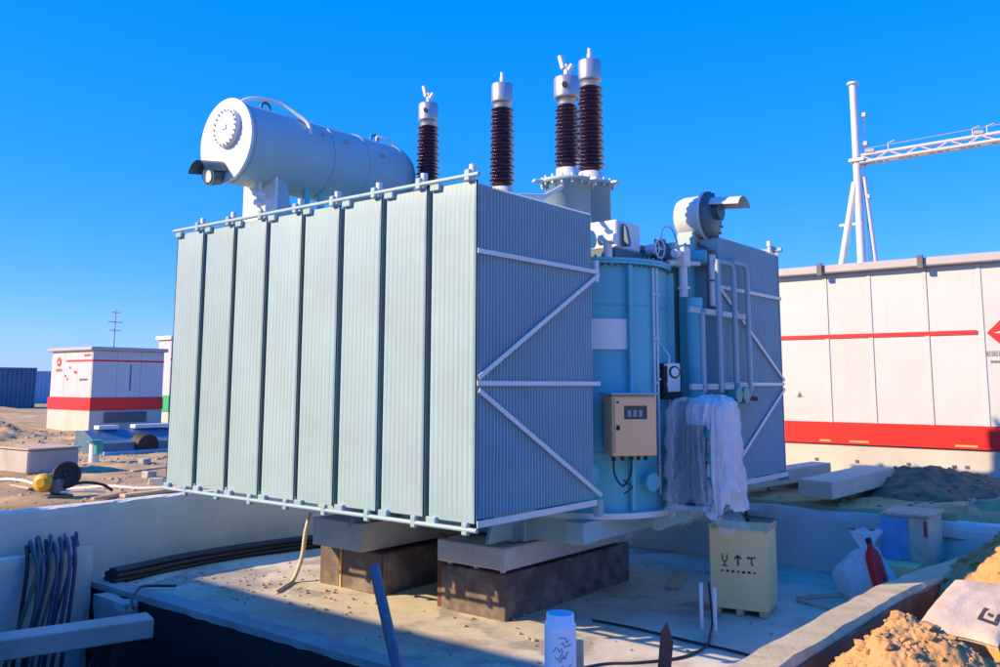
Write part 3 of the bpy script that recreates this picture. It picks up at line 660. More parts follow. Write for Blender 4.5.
MB().box(.285, .30, CY - .11, CY - .01, CZ + .12, CZ + .18, .004).build('cover_badge', 'galv', co)
gg = MB(); gg.cyl((.36, CY + .10, CZ - .42), (.20, CY + .10, CZ - .46), .13, n=24); gg.build('level_gauge', 'paint_dark', co)
MB().cyl((.20, CY + .10, CZ - .46), (.188, CY + .10, CZ - .463), .09, n=24).build('gauge_dial', 'off_white', co)
hd = MB()
hd.grid(lambda u, v: (.40 - .36 * v, CY + .10 + .17 * math.cos(R(10) + R(160) * u), CZ - .43 + .17 * math.sin(R(10) + R(160) * u) - .05 * v), 12, 3)
hd.grid(lambda u, v: (.40 - .36 * v, CY + .10 + .182 * math.cos(R(10) + R(160) * u), CZ - .43 + .182 * math.sin(R(10) + R(160) * u) - .05 * v), 12, 3)
hd.build('gauge_hood', 'paint_dark', co)
MB().tube(smooth_path([(.62, 4.62, 6.0), (.62, 4.58, 6.09), (.78, 4.52, 6.17), (1.05, 4.40, 6.16), (1.22, 4.22, 6.02), (1.32, 4.08, 5.88), (1.32, 4.03, 5.72)], 5), .026, n=8).build('vent_pipe', 'off_white', co)
for x in (.95, 2.9):
    MB().tube([(x + .07 * math.cos(t), CY, CZ + CR + .05 + .07 * math.sin(t)) for t in [2 * math.pi * i / 14 for i in range(15)]], .02, n=6, caps=False).build('lifting_eye', 'paint_dark', co)
MB().tube([(1.72, CY - CR * 1.01 * math.cos(t), CZ + CR * 1.01 * math.sin(t)) for t in [R(-80 + 130 * i / 20) for i in range(21)]], .012, n=6).build('weld_band', 'paint', co)
MB().tube([(2.75, CY - .2, CZ + CR - .03), (2.75, CY - .2, CZ + CR + .03), (3.0, CY - .2, CZ + CR + .03), (3.2, CY - .2, CZ + CR - .08)], .016, n=6).build('wire_conduit', 'off_white', co)
MB().prism([(4.16, 4.30), (4.84, 4.30), (4.84, 5.06), (4.5, 5.0), (4.16, 5.10)], .90, .935, lambda u, v, w_: (w_, u, v)).build('support_plate', 'off_white', co)
for y0_ in (4.2, 4.76): MB().prism([(.94, 4.30), (1.30, 4.30), (1.10, 5.08), (.94, 5.10)], y0_, y0_ + .03, lambda u, v, w_: (u, w_, v)).build('support_gusset', 'paint', co)
MB().box(2.7, 3.1, 4.1, 4.9, 3.87, 5.08, .01).build('support_stand', 'paint_tank', co)
MB().box(.9, 1.3, 4.2, 4.8, 4.05, 4.30, .008).build('support_beam', 'paint_tank', co)
dv = MB(); dv.cyl((.78, 4.33, 5.05), (.78, 4.33, 4.70), .028, n=10); dv.cyl((.70, 4.33, 4.88), (.86, 4.33, 4.88), .045, n=12); dv.cyl((.72, 4.33, 4.76), (.84, 4.33, 4.76), .04, n=12)
dv.tube([(.78, 4.33, 4.72), (.86, 4.28, 4.6), (1.0, 4.2, 4.47)], .015, n=6); dv.build('drain_valve', 'paint_pale', co)
for x in (.46, 2.35, 3.08):
    MB().tube([(x, CY + (CR + .001) * math.cos(t), CZ + (CR + .001) * math.sin(t)) for t in [2 * math.pi * i / 48 for i in range(49)]], .008, n=5, caps=False).build('weld_bead', 'paint', co)
for x, t in ((1.55, 150), (1.95, 152), (2.6, 160)):
    y_, z_c = CY + CR * math.cos(R(t)), CZ + CR * math.sin(R(t)); MB().cyl((x, y_ + .02, z_c - .01), (x, y_ - .05, z_c + .02), .03, n=10).build('boss', 'paint', co)
for x in (1.5, 1.75, 2.05):
    MB().cyl((x, 4.3, 4.4), (x, 4.3, 5.05), .05 if x < 2 else .035, n=12).build('oil_pipe', 'paint_tank', co)

# ------------------------------------------------------------------ plastic wrapping
def drape(name, m, cx, cy, hx, hy, z0, z1, lab, seed, folds=17, amp=.035, open_=False, top=.28):
    mb = MB(); nu, nv = 220, 70
    def f(u, v):
        a = 2 * math.pi * u; c, s_ = math.cos(a), math.sin(a); e = .6
        bx = hx * math.copysign(abs(c) ** e, c); by = hy * math.copysign(abs(s_) ** e, s_)
        t = v                                           # 0 bottom, 1 top
        hem = .16 * nz(c * 1.3, s_ * 1.3, seed * 3, 1, 3) * (1 - t) ** 2
        if t < 1 - top: k = 1 + .16 * (1 - t) ** 1.5 + .05 * nz(c, s_, t * 2 + seed, 1.2, 2); z = z0 + (z1 - top * .5 - z0) * t / (1 - top)
        else:
            q = (t - 1 + top) / top; k = max(0.0, 1 - q ** 2.2); z = z1 - top * .5 + top * .5 * math.sin(q * math.pi / 2) + .03 * nz(c * 2, s_ * 2, seed + q, 2, 2)
        ridge = 1 - abs(math.sin(a * folds * .5 + 2.5 * nz(c * 1.5, s_ * 1.5, t * 1.2 + seed, 1, 2)))
        crease = 1 - abs(nz(c * 2.2 + seed, s_ * 2.2, t * 2.6, 1.3, 3)) * 2
        fold = amp * (1.5 * ridge ** 2 + .9 * crease + .5 * nz(c * 7, s_ * 7, t * 9 + seed, 1, 3)) * (1.15 - .6 * t)
        g_ = min(k * 3, 1)
        return (cx + bx * k + c * fold * g_, cy + by * k + s_ * fold * g_, z + hem)
    mb.grid(f, nu, nv)
    return tag(mb.build(name, m), lab, 'plastic sheet')
drape('plastic_sheet', 'sheet_white', 3.34, -.60, .32, .18, 1.13, 2.36, 'white plastic sheet draped over a unit beside the transformer tank', 2.0)
drape('plastic_film', 'film_clear', 2.92, -.50, .17, .13, 1.18, 2.33, 'clear crinkled plastic film hanging between the gauge and the white sheet', 5.0, 13, .05)
unit = MB().box(2.84, 3.46, -.68, -.40, 1.22, 2.05, .02).build('oil_filter_unit', 'paint_dark', T)
for z in (1.45, 1.7, 1.95): MB().cyl((2.98, -.69, z), (2.98, -.73, z), .05, n=14).build('port', 'teal', unit)
MB().box(2.80, 3.50, -.72, -.30, 1.16, 1.215, .008).build('shelf', 'paint', unit)
for x in (2.95, 3.4): MB().prism([(-.70, 1.155), (-.05, 1.155), (-.05, .90), (-.12, .90)], x - .02, x + .02, lambda u, v, w_: (w_, u, v)).build('shelf_bracket', 'paint', unit)
pk = MB(); pk.grid(lambda u, v: (2.75 + .75 * u, -.92 + .45 * v + .05 * nz(u * 3, v * 3, 1, 2, 3), 1.02 + .16 * math.sin(math.pi * v) * (1 - u * .3) + .05 * nz(u * 4, v * 4, 7, 2, 4) - .22 * max(0, .3 - v) * (1 + .2 * math.sin(u * 9))), 50, 24)
tag(pk.build('crumpled_film', 'film_clear'), 'crumpled clear film lying at the foot of the white sheet', 'plastic film')

# ------------------------------------------------------------------ things on the slab
def carton():
    t = thing('carton', 'tall beige carton with black handling marks standing on the pit floor', 'carton', (3.85, -.78, 0))
    # footprint corners, slightly turned
    ang = R(12); cx, cy, hx, hy, H = 3.79, -.70, .29, .31, .84
    Rz = Matrix.Rotation(ang, 3, 'Z')
    MB().obox((cx, cy, .06 + H / 2), (2 * hx, 2 * hy, H), ang, .008).build('box', 'carton', t)
    top = MB(); top.obox((cx, cy, .06 + H + .006), (2 * hx + .02, 2 * hy + .02, .012), ang, .003)
    top.build('lid', 'carton', t)
    for s_ in (-1, 1):
        c_ = Vector((cx, cy, 0)) + Rz @ Vector((0, s_ * (hy - .0), 0)); MB().obox(c_ + Vector((0, 0, .06 + H + .02)), (2 * hx + .02, .02, .06), ang, .003).build('edge_strip', 'wood_board', t)
    for s_ in (-.8, 0, .8):
        c_ = Vector((cx, cy, .03)) + Rz @ Vector((0, s_ * hy, 0)); MB().obox(c_, (2 * hx, .08, .055), ang, .004).build('skid', 'wood_board', t)
    def face(u, v, d=0): return Vector((cx, cy, .06)) + Rz @ Vector((-hx - .003 - d, -u, v))
    mk = MB()
    def stroke(p, q, wd=.012):
        a = face(*p); b = face(*q); d = (b - a).normalized(); nrm_ = Rz @ Vector((-1, 0, 0)); s2 = d.cross(nrm_) * wd / 2
        mk.add([a - s2, b - s2, b + s2, a + s2], [(0, 1, 2, 3)])
    # glass, arrow and umbrella marks
    for p, q in (((-.17, .58), (-.17, .52)), ((-.12, .58), (-.12, .52)), ((-.17, .52), (-.145, .49)), ((-.12, .52), (-.145, .49)), ((-.145, .49), (-.145, .455)), ((-.175, .455), (-.115, .455))): stroke(p, q)
    for p, q in (((.0, .465), (.0, .56)), ((-.035, .535), (.0, .575)), ((.035, .535), (.0, .575))): stroke(p, q, .018)
    for p, q in (((.10, .55), (.19, .565)), ((.10, .55), (.12, .57)), ((.145, .56), (.145, .49)), ((.145, .49), (.165, .48))): stroke(p, q, .016)
    for i in range(7):
        u = -.19 + .058 * i; stroke((u, .40), (u + .032, .40 + .004 * (i % 2)), .026 if i % 3 else .016)
    mk.build('handling_marks', 'carton_mark', t)
    return t
carton()
for (x, y, h, lab) in ((2.80, -.66, .47, 'thin white pipe stub, the left of two in front of the carton'), (2.82, -.80, .44, 'thin white pipe stub, the right of two touching the carton outline')):
    tag(MB().lathe([(.021, 0), (.021, h), (.015, h + .002), (.015, h - .05)], (x, y, -.02), n=14).build('conduit_stub', 'off_white'), lab, 'pipe')
cr = thing('wooden_crate', 'low cream crate with a blue cover in the far right corner of the pit', 'crate', (5.95, -2.0, 0))
MB().box(5.55, 6.2, -2.22, -1.72, .14, .93, .01).build('box', 'sack_cream', cr)
MB().box(5.52, 6.23, -2.25, -1.69, .932, .965, .006).build('lid', 'wood_board', cr)
cv = MB(); cv.grid(lambda u, v: (5.535 + .012 * nz(u * 3, v * 3, 2, 1, 3), -2.0 + .32 * u, .42 + .5 * v + .02 * math.sin(u * 9)), 16, 12); cv.build('cover', 'tarp_blue', cr)
for y in (-2.16, -1.97, -1.78): MB().box(5.55, 6.2, y - .05, y + .05, 0, .135, .004).build('skid', 'wood_board', cr)
MB().box(5.538, 5.548, -2.205, -2.17, .72, .90).build('red_strip', 'red_dull', cr)
sc = MB().box(5.2, 5.52, -2.14, -1.76, 0, .42, .01); tag(sc.build('cardboard_box', 'carton'), 'small dim cardboard box beside the red cylinder behind the kerb', 'box')
bgm = MB()
def bagf(u, v):
    a = 2 * math.pi * u; c, s_ = math.cos(a), math.sin(a)
    if v < .72: k = .30 * (1 - .62 * v / .72) + .05 * math.sin(math.pi * v / .72)
    else: k = .05 + .30 * (v - .72) * (1 + .8 * math.sin(a * 3))
    fo = .075 * (1 - abs(math.sin(a * 3.5 + 1.2 * v + nz(c, s_, v, 1.5, 2)))) ** 1.5 + .05 * nz(c * 2.5, s_ * 2.5, v * 4, 1, 4) + .16 * max(0, math.cos(a - 1.7)) ** 8 * math.sin(math.pi * min(1, v * 1.3)) ** 2
    r_ = max(.015, k + fo * (1 - .7 * v))
    return (5.18 + r_ * c * .8, -1.66 + r_ * s_ + .05 * v, .78 * v + .05 * nz(c * 2, s_ * 2, v * 3, 1, 3))
bgm.grid(bagf, 150, 60); tag(bgm.build('plastic_bag', 'sheet_white'), 'white plastic bag bunched round a red cylinder behind the kerb', 'plastic bag')
ex = thing('red_cylinder', 'red fire-extinguisher-like cylinder leaning in the white plastic bag', 'cylinder', (4.92, -1.80, 0))
d_ = Vector((.10, .18, .62)).normalized(); o_ = Vector((4.80, -1.92, .05))
MB().lathe([(.05, 0), (.085, .02), (.09, .06), (.09, .50), (.075, .57), (.04, .61), (.03, .66)], o_, d_, n=24).build('body', 'red', ex)
MB().lathe([(.028, .66), (.035, .67), (.035, .72), (.02, .73)], o_, d_, n=14).build('valve', 'gasket_black', ex)
# cable bundle along the back wall
random.seed(3)
bun = thing('cable_bundle', 'bundle of thick black cables curving along the foot of the back wall', 'cables', (1.8, 6.2, 0))
for i in range(15):
    oy = (i % 6) * .066 - .14; oz = .036 + .058 * (i // 6); j = lambda: random.uniform(-.02, .02)
    MB().tube(smooth_path([(-.05 + j(), 5.92 + oy * .7, oz + .02), (.35, 6.08 + oy + j(), oz), (1.0, 6.18 + oy + j(), oz), (1.8, 6.22 + oy + j(), oz), (2.7, 6.12 + oy + j(), oz), (3.6, 5.95 + oy + j(), oz), (4.6, 5.8 + oy, oz)], 6), .032, n=8).build('cable', 'cable_black', bun)
# cables hanging into the trench
hang = thing('hanging_cables', 'blue and green cables draped over the trench edge at the left', 'cables', (-.5, 5.8, -1.1))
for i in range(12):
    x = -1.02 + .055 * i + random.uniform(-.03, .03); fan = random.uniform(.1, .5); bulge = random.uniform(.05, .28)
    MB().tube(smooth_path([(x + .25, 6.44, .15), (x + .18, 6.40, .42), (x + .08, 6.28, .52 + .05 * (i % 3)), (x, 6.08, .54 + .04 * (i % 2)), (x - fan * .3, 6.0 - bulge, .30), (x - fan * .75, 5.95 - bulge * 1.3, -.25), (x - fan, 5.95 - bulge, -.9), (x - fan * .6, 6.0 - bulge * .5, -1.9)], 7), random.choice((.018, .024, .030)), n=8).build('cable', random.choice(('cable_blue', 'cable_green', 'cable_black', 'cable_green', 'cable_blue', 'pipe_grey')), hang)
MB_ = MB().tube(smooth_path([(-.62, 4.35, .07), (-.5, 4.6, .10), (-.3, 4.85, .12), (-.1, 5.1, .10), (.1, 5.2, .06), (.35, 5.1, .03)], 6), .016, n=7)
tag(MB_.build('thin_cable', 'cable_black'), 'thin dark cable from the trench beam onto the pit floor edge', 'cable')
tag(MB().tube(smooth_path([(2.3, .35, .012), (2.32, -.1, .012), (2.25, -.8, .012), (2.22, -1.25, .012), (2.15, -1.6, .012)], 6), .014, n=6).build('floor_cable', 'cable_black'), 'black cable lying straight along the shadow edge on the pit floor', 'cable')
tag(MB().tube(smooth_path([(.9, -.45, .015), (1.15, -.55, .012), (1.35, -.75, .012), (1.75, -.98, .012), (2.2, -1.0, .012), (2.6, -.85, .02), (2.86, -.75, .10), (2.9, -.7, .45)], 8), .013, n=6).build('floor_cable', 'cable_black'), 'wavy black cable running across the sunlit pit floor to the pipe stubs', 'cable')
tag(MB().tube(smooth_path([(1.62, 4.16, .85), (1.58, 4.2, .6), (1.55, 4.22, .30), (1.45, 4.25, .04), (1.2, 4.1, .015), (.95, 3.95, .013)], 6), [.028] * 31, n=7).build('rope', 'rope'), 'pale rope hanging beside the rear pier onto the pit floor', 'rope')
tag(MB().tube(smooth_path([(6.40, .42, .93), (6.36, .40, .80), (6.35, .33, .5), (6.33, .22, .2), (6.25, .1, .015), (5.9, -.1, .013)], 6), .018, n=6).build('wall_cable', 'cable_black'), 'black cable drooping over the shaded right pit wall', 'cable')
# board scraps on the floor
for (x, y, a, l_, wd, lab) in ((4.6, .55, 20, 1.0, .16, 'pale plank lying on the shaded floor left of the carton'), (5.0, -1.25, -35, .9, .12, 'pale plank lying on the shaded floor right of the carton'), (4.4, -1.35, 70, .7, .08, 'thin batten on the floor near the kerb')):
    tag(MB().obox((x, y, .02), (l_, wd, .03), R(a), .004).build('plank', 'wood_board'), lab, 'plank')

# ------------------------------------------------------------------ foreground posts
a = Vector((-1.397, -.215, 1.199)); b = Vector((-1.64, -1.12, -.40))
tag(MB().cyl(a, b, .038, n=16).build('steel_pipe', 'pipe_grey'), 'slanting grey steel pipe standing at the trench edge below the radiators', 'pipe')
a = Vector((-2.414, -2.539, 1.435))
pv = thing('plastic_pipe', 'pale blue-white upright plastic pipe with black scribbles at bottom centre', 'pipe', (a.x, a.y, .85))
gz = .8
MB().lathe([(.073, gz), (.073, a.z - .05), (.071, a.z - .045), (.064, a.z - .04), (.064, a.z), (.058, a.z + .002), (.058, a.z - .2)], (a.x, a.y, 0), n=28).build('tube', 'pvc_white', pv)
ink = MB(); random.seed(5)
tocam = (CAM - a); az0 = math.atan2(tocam.y, tocam.x)
for i in range(9):
    z = a.z - .10 - .022 * i; th = random.uniform(-.5, .1)
    P = []
    for k in range(7): P.append((a.x + .0745 * math.cos(az0 + th + k * .11), a.y + .0745 * math.sin(az0 + th + k * .11), z + random.uniform(-.014, .014)))
    ink.tube(P, .0016, n=5)
ink.build('scribbles', 'ink', pv)
c0 = Vector((-2.262, -2.535, 1.283)); tag(MB().obox((c0.x, c0.y, (c0.z + .78) / 2), (.03, .05, c0.z - .78), .4, .004).build('timber_stake', 'wood_board'), 'thin brown timber stake directly behind the plastic pipe', 'stake')
a = Vector((-1.911, -2.824, 1.342)); bb = Vector((-1.99, -2.79, .7))
st = MB(); st.prism([(-.032, 0), (.032, 0), (.032, .86), (-.004, 1.0), (-.03, .93)], -.007, .007, lambda u, v, w_: (bb + (a - bb) * v) + Vector((.63, -.78, 0)) * u + Vector((.78, .63, 0)) * w_)
tag(st.build('rusty_stake', 'rust'), 'short rusty steel stake with a slanted tip at the bottom edge', 'stake')

# ------------------------------------------------------------------ soil heaps and sack
def mound(name, cx, cy, z0, r, h, lab, seed, sx=1.0, sy=1.0, nr=110, na=240, m_='soil_heap', nc=1100):
    m = MB(); vs_ = []
    for j in range(nr + 1):
        for i in range(na):
            a_ = 2 * math.pi * i / na; q = j / nr; x = cx + r * q * math.cos(a_) * sx; y = cy + r * q * math.sin(a_) * sy
            base = (1 - q) ** 1.15 * (1 - .25 * math.exp(-q * 8))
            lump = nz(x, y, seed, 1.6, 3) * .2 + nz(x, y, seed + 5, 5.0, 3) * .035 + max(0, nz(x, y, seed + 8, 3.2, 4)) * .08 + nz(x, y, seed + 2, 30, 3) * .016
            z = z0 + h * base + lump * h * min(1, 3 * (1 - q)) * .9 - .12 * q
            vs_.append((x, y, z))
    m.add(vs_, [(j * na + i, j * na + (i + 1) % na, (j + 1) * na + (i + 1) % na, (j + 1) * na + i) for j in range(nr) for i in range(na)], True)
    o = m.build(name, m_); tag(o, lab, 'soil heap')
    cl = MB(); random.seed(int(seed * 10))
    for k in range(nc):
        a_ = random.uniform(0, 6.28); q = random.uniform(.1, 1.0); x = cx + r * q * math.cos(a_) * sx; y = cy + r * q * math.sin(a_) * sy
        i = int(a_ / 6.2832 * na) % na; j = int(q * nr); z = vs_[j * na + i][2]
        pebble(cl, vs_[j * na + i][0], vs_[j * na + i][1], z, random.choice((.006, .006, .008, .008, .008, .012, .012, .012, .018, .018, .028, .045)))
    c = cl.build('clods', m_, o); c['kind'] = 'stuff'
    return o
mound('soil_heap', .50, -3.30, .05, 1.12, 1.14, 'orange-brown soil heap in the foreground at lower right', 1.3)
mound('soil_heap', 4.45, -3.28, .0, 1.35, 1.22, 'second soil heap behind the printed sack at the right edge', 4.1)
mound('soil_heap', 8.8, -1.7, .72, 2.5, .62, 'dark brown rough soil heap in front of the long white cabin', 7.7, 1.0, 1.0, 60, 160, 'soil_dark', 700)
mound('soil_heap', 8.5, 1.0, .74, 2.3, .36, 'low dark soil heap behind the two pale concrete slabs', 9.2, 1.0, 1.1, 50, 130, 'soil_dark', 400)
sk = thing('sack', 'flat white woven sack with a dark square print between the soil heaps', 'sack', (2.9, -3.15, .15))
skm = MB()
def sackf(top):
    def f(u, v):
        e = (4 * u * (1 - u) * 4 * v * (1 - v)) ** .35; th = .09 * e + .02 * nz(u * 3, v * 3, 2, 1, 3) * e
        x = 2.55 + 1.0 * u; y = -3.42 + .62 * v
        return (x + .04 * math.sin(v * 5), y - .12 * u, .36 + .25 * u + .18 * v * .3 + (th if top else -.02))
    return f
skm.grid(sackf(True), 40, 26); skm.grid(sackf(False), 40, 26)
skm.build('bag', 'sack_cream', sk)
pr_ = MB(); f_ = sackf(True)
for (u0, u1, v0, v1) in ((.20, .24, .10, .34), (.36, .40, .10, .34), (.24, .36, .10, .15), (.24, .36, .29, .34), (.28, .32, .19, .25)):
    pr_.add([Vector(f_(u, v)) + Vector((0, 0, .006)) for u, v in ((u0, v0), (u1, v0), (u1, v1), (u0, v1))], [(0, 1, 2, 3)])
pr_.build('print', 'carton_mark', sk)

# ------------------------------------------------------------------ right: prefab cabin
cab2 = thing('prefab_cabin', 'long white prefab switchgear cabin with red stripes behind the pit on the right', 'cabin', (12.7, -2.5, .7))
seams = [3.9, 2.95, 2.0, .78, -.03, -.98, -1.03, -1.88, -2.8, -3.75, -4.7, -5.65, -6.6, -7.5]
MB().box(11.36, 14.3, -7.5, 3.9, 1.38, 4.60).build('core', 'grey_trim', cab2)
for a_, b_2 in zip(seams[:-1], seams[1:]):
    if a_ - b_2 < .2: continue
    MB().box(11.30, 11.355, b_2 + .006, a_ - .006, 1.78, 4.60, .006).build('wall_panel', 'white_panel', cab2)
for y in (2.95, .78, -.03, -1.0, -1.88, -2.8): MB().box(11.285, 11.299, y - .035, y + .035, 1.78, 4.59, .003).build('joint_strip', 'white_panel', cab2)
MB().box(11.28, 11.354, -7.5, 3.9, 1.385, 1.775, .004).build('red_band', 'red', cab2)
MB().box(11.274, 11.2835, -1.80, 3.9, 3.365, 3.435).build('red_line', 'red', cab2)
MB().box(11.12, 14.45, -7.6, 4.0, 4.603, 4.76, .02).build('roof', 'grey_trim', cab2)
for y in (.80, -1.0, -2.75, 2.6): MB().box(11.06, 11.118, y - .05, y + .05, 4.56, 4.80, .006).build('roof_clip', 'dark_trim', cab2)
MB().box(11.34, 14.3, -7.48, 3.88, .5, 1.375, .01).build('plinth', 'cabin_base', cab2)
for y in (1.1, .35, -.55, -1.3, -1.5): MB().box(11.325, 11.339, y - .03, y + .03, 1.05, 1.10).build('anchor_mark', 'dark_trim', cab2)
for (y0_, y1_) in ((.45, .1), (-1.35, -1.7), (1.0, .8)): MB().box(11.272, 11.279, y1_, y0_, 1.42, 1.455).build('band_label', 'wood_yellow', cab2)
def yz_poly(P, x, th, name, m, par): MB().prism(P, x, x - th, lambda u, v, w_: (w_, u, v)).build(name, m, par)
yz_poly([(1.46, 2.22), (1.26, 2.22), (1.36, 2.40)], 11.299, .004, 'warning_triangle', 'cabin_base', cab2)
yz_poly([(1.41, 2.245), (1.31, 2.245), (1.36, 2.345)], 11.2945, .003, 'warning_symbol', 'dark_trim', cab2)
yz_poly([(-1.95, 3.38), (-2.25, 3.68), (-2.55, 3.38), (-2.25, 3.08)], 11.299, .006, 'red_diamond', 'red', cab2)
yz_poly([(-2.05, 3.38), (-2.22, 3.42), (-2.40, 3.48), (-2.22, 3.36)], 11.2925, .003, 'diamond_stroke', 'white_panel', cab2)
def glyphs(x, y, z, s_, n, par, m='dark_trim', step=1.25):
    mbg = MB()
    for i in range(n):
        yy = y - i * s_ * step
        for (u0, u1, v0, v1) in ((0, 1, .9, 1), (0, 1, 0, .1), (0, .1, 0, 1), (.9, 1, 0, 1), (.2, .8, .66, .74), (.2, .8, .44, .52), (.2, .8, .22, .3), (.46, .54, .22, .74)):
            mbg.box(x - .003, x, yy - s_ * u1, yy - s_ * u0, z + s_ * v0, z + s_ * v1)
    mbg.build('lettering', m, par)
glyphs(11.298, -1.90, 2.98, .085, 6, cab2)
glyphs(11.298, -1.98, 2.86, .045, 9, cab2)

# ------------------------------------------------------------------ left: smaller cabin, containers, far building
cb1 = thing('prefab_cabin', 'small white prefab cabin with red stripes standing on the bare ground at left', 'cabin', (10.0, 25.7, .7))
x0, x1, y0, y1 = 8.72, 11.3, 24.2, 27.2
MB().box(x0 + .06, x1 - .06, y0 + .06, y1 - .06, 1.9, 3.56).build('core', 'grey_trim', cb1)
for i in range(3): MB().box(x0, x0 + .055, y0 + .06 + i * .96 + .004, y0 + .06 + (i + 1) * .96 - .004, 1.985, 3.55, .005).build('wall_panel', 'white_panel', cb1)
for i in range(3): MB().box(x0 + .0 + i * .86 + .004, x0 + (i + 1) * .86 - .004, y0, y0 + .055, 1.985, 3.55, .005).build('wall_panel', 'white_panel', cb1)
MB().box(x0 - .12, x1 + .1, y0 - .12, y1 + .1, 3.555, 3.68, .03).build('roof', 'grey_trim', cb1)
MB().box(x0 - .03, x1 + .02, y0 - .03, y1 + .02, 1.56, 1.98, .006).build('red_band', 'red', cb1)
MB().box(x0 - .02, x1 + .0, y0 - .02, y1 + .0, .4, 1.555, .01).build('plinth', 'cabin_base', cb1)
MB().box(x0 - .008, x0 - .001, y0 + .02, y1 - 1.15, 3.19, 3.25).build('red_line', 'red', cb1); MB().box(x0, x1, y0 - .008, y0 - .001, 3.19, 3.25).build('red_line', 'red', cb1)
em = MB()
em.lathe([(.16, 0), (.16, .006), (.10, .007)], (x0 - .002, y1 - .62, 3.20), (-1, 0, 0), n=24); em.build('round_emblem', 'red', cb1)
MB().lathe([(.06, .008), (.06, .012)], (x0 - .002, y1 - .62, 3.18), (-1, 0, 0), n=18).build('emblem_centre', 'white_panel', cb1)
glyphs(x0 - .002, y1 - .42, 2.86, .10, 4, cb1, 'red_dull', 1.15); glyphs(x0 - .002, y0 + .62, 3.36, .08, 5, cb1, 'red_dull', 1.2); glyphs(x0 - .002, y0 + .85, 2.55, .07, 7, cb1, 'dark_trim', 1.2)
for (y, z) in ((25.75, 2.95), (25.4, 2.8), (26.05, 2.66), (25.9, 2.55), (25.3, 2.78)): MB().box(x0 - .006, x0 - .001, y - .05, y + .05, z, z + .09).build('sticker', 'red_dull', cb1)
MB().box(10.05, 10.09, y0 - .012, y0 - .001, 2.2, 3.1).build('door_joint', 'dark_trim', cb1)
MB().box(9.2, 10.7, y0 - .07, y0 - .031, 1.15, 1.5, .01).build('vent_grille', 'dark_trim', cb1)
wbld = thing('white_building', 'white building with a red stripe and green base showing behind the radiators at left', 'building', (14.6, 28.5, .6))
MB().box(14.2, 19, 28.6, 29.6, 1.95, 4.25, .02).build('wall', 'white_panel', wbld); MB().box(14.1, 19.1, 28.5, 29.7, 4.253, 4.42, .02).build('roof', 'off_white', wbld)
MB().box(14.18, 19, 28.585, 28.598, 3.4, 3.5).build('red_line', 'red_dull', wbld); MB().box(14.17, 19.02, 28.57, 29.62, 1.3, 1.947, .01).build('green_base', 'green', wbld); MB().box(14.2, 19, 28.6, 29.6, .3, 1.297).build('plinth', 'cabin_base', wbld)
def container(x, y, lx, ly, z1, m, lab):
    t = thing('shipping_container', lab, 'container', (x + lx / 2, y + ly / 2, .6)); n = int(lx / .28)
    MB().box(x + .05, x + lx - .05, y + .06, y + ly - .05, .6, z1 - .03).build('shell', m, t)
    co_ = MB()
    for i in range(n): co_.box(x + .1 + i * .28, x + .1 + i * .28 + .14, y + .02, y + .058, .85, z1 - .16)
    c_ = co_.build('corrugation', m, t); c_['kind'] = 'stuff'
    for (px_, wd) in ((x, .14), (x + lx - .14, .14)): MB().box(px_, px_ + wd, y, y + .15, .6, z1, .01).build('corner_post', m, t)
    MB().box(x, x + lx, y - .005, y + .12, z1 - .15, z1 + .01, .01).build('top_rail', m, t); MB().box(x, x + lx, y - .005, y + .12, .6, .84, .01).build('bottom_rail', m, t)
container(12.5, 55, 8.0, 2.5, 3.42, 'blue_steel', 'dark blue shipping container at the far left on the horizon')
container(23.2, 66, 4.6, 2.5, 3.35, 'pale_blue_steel', 'paler blue shipping container between the dark blue one and the small cabin')

# unseen wall added out of view to the left, to cast shadow over the trench
shade_w = thing('shade_wall', 'unseen tall wall added out of view to the left to shade the trench', 'wall', (-8.1, 6.6, .8))
MB().box(-8.3, -7.95, 1.0, 12.2, .6, 5.40, .02).build('wall', 'wall_concrete', shade_w)
MB().box(-8.36, -7.89, .94, 12.26, 5.403, 5.50, .015).build('coping', 'cap_concrete', shade_w)

# ------------------------------------------------------------------ steel gantry
gt = thing('steel_gantry', 'white tubular steel gantry with a long cross beam rising behind the right cabin', 'gantry', (30.5, 5.8, .8))
gp = Vector((30.5, 5.72, 0))
MB().cyl((30.5, 5.72, 0.8), (30.5, 5.72, 14.7), .19, .15, n=18).build('mast', 'galv', gt)
MB().cyl((30.5, 5.72, 14.7), (30.5, 5.72, 14.78), .24, n=18).build('mast_cap', 'galv', gt)
MB().cyl((30.46, 5.82, 10.6), (30.1, 7.7, .8), .14, .15, n=14).build('leg', 'galv', gt)
MB().cyl((30.6, 5.5, 10.8), (31.3, 4.9, .8), .10, .10, n=14).build('leg', 'galv', gt)
MB().obox((30.42, 6.05, 8.9), (.1, .9, .10), 0, .01).build('stay', 'galv', gt)
MB().obox((30.5, 5.68, 11.5), (.5, .6, .12), 0, .01).build('head_plate', 'galv', gt)
beam0 = Vector((30.5, 5.72, 11.52)); beam1 = Vector((33.6, -8.2, 12.5))
bd = (beam1 - beam0).normalized()
sv = bd.cross(Vector((0, 0, 1))).normalized(); uv = sv.cross(bd)
offs = [sv * .17 - uv * .15, sv * -.17 - uv * .15, uv * .17]
for o_ in offs: MB().tube([beam0 + o_ + bd * .1, beam1 + o_], .075, n=10).build('truss_chord', 'galv', gt)
N_ = 26; Lb = (beam1 - beam0).length
for a_, b_ in ((0, 1), (1, 2), (2, 0)):
    P = [beam0 + bd * (.1 + (Lb - .1) * k / N_) + offs[a_ if k % 2 == 0 else b_] for k in range(N_ + 1)]
    MB().tube(P, .035, n=6).build('truss_lacing', 'galv', gt)
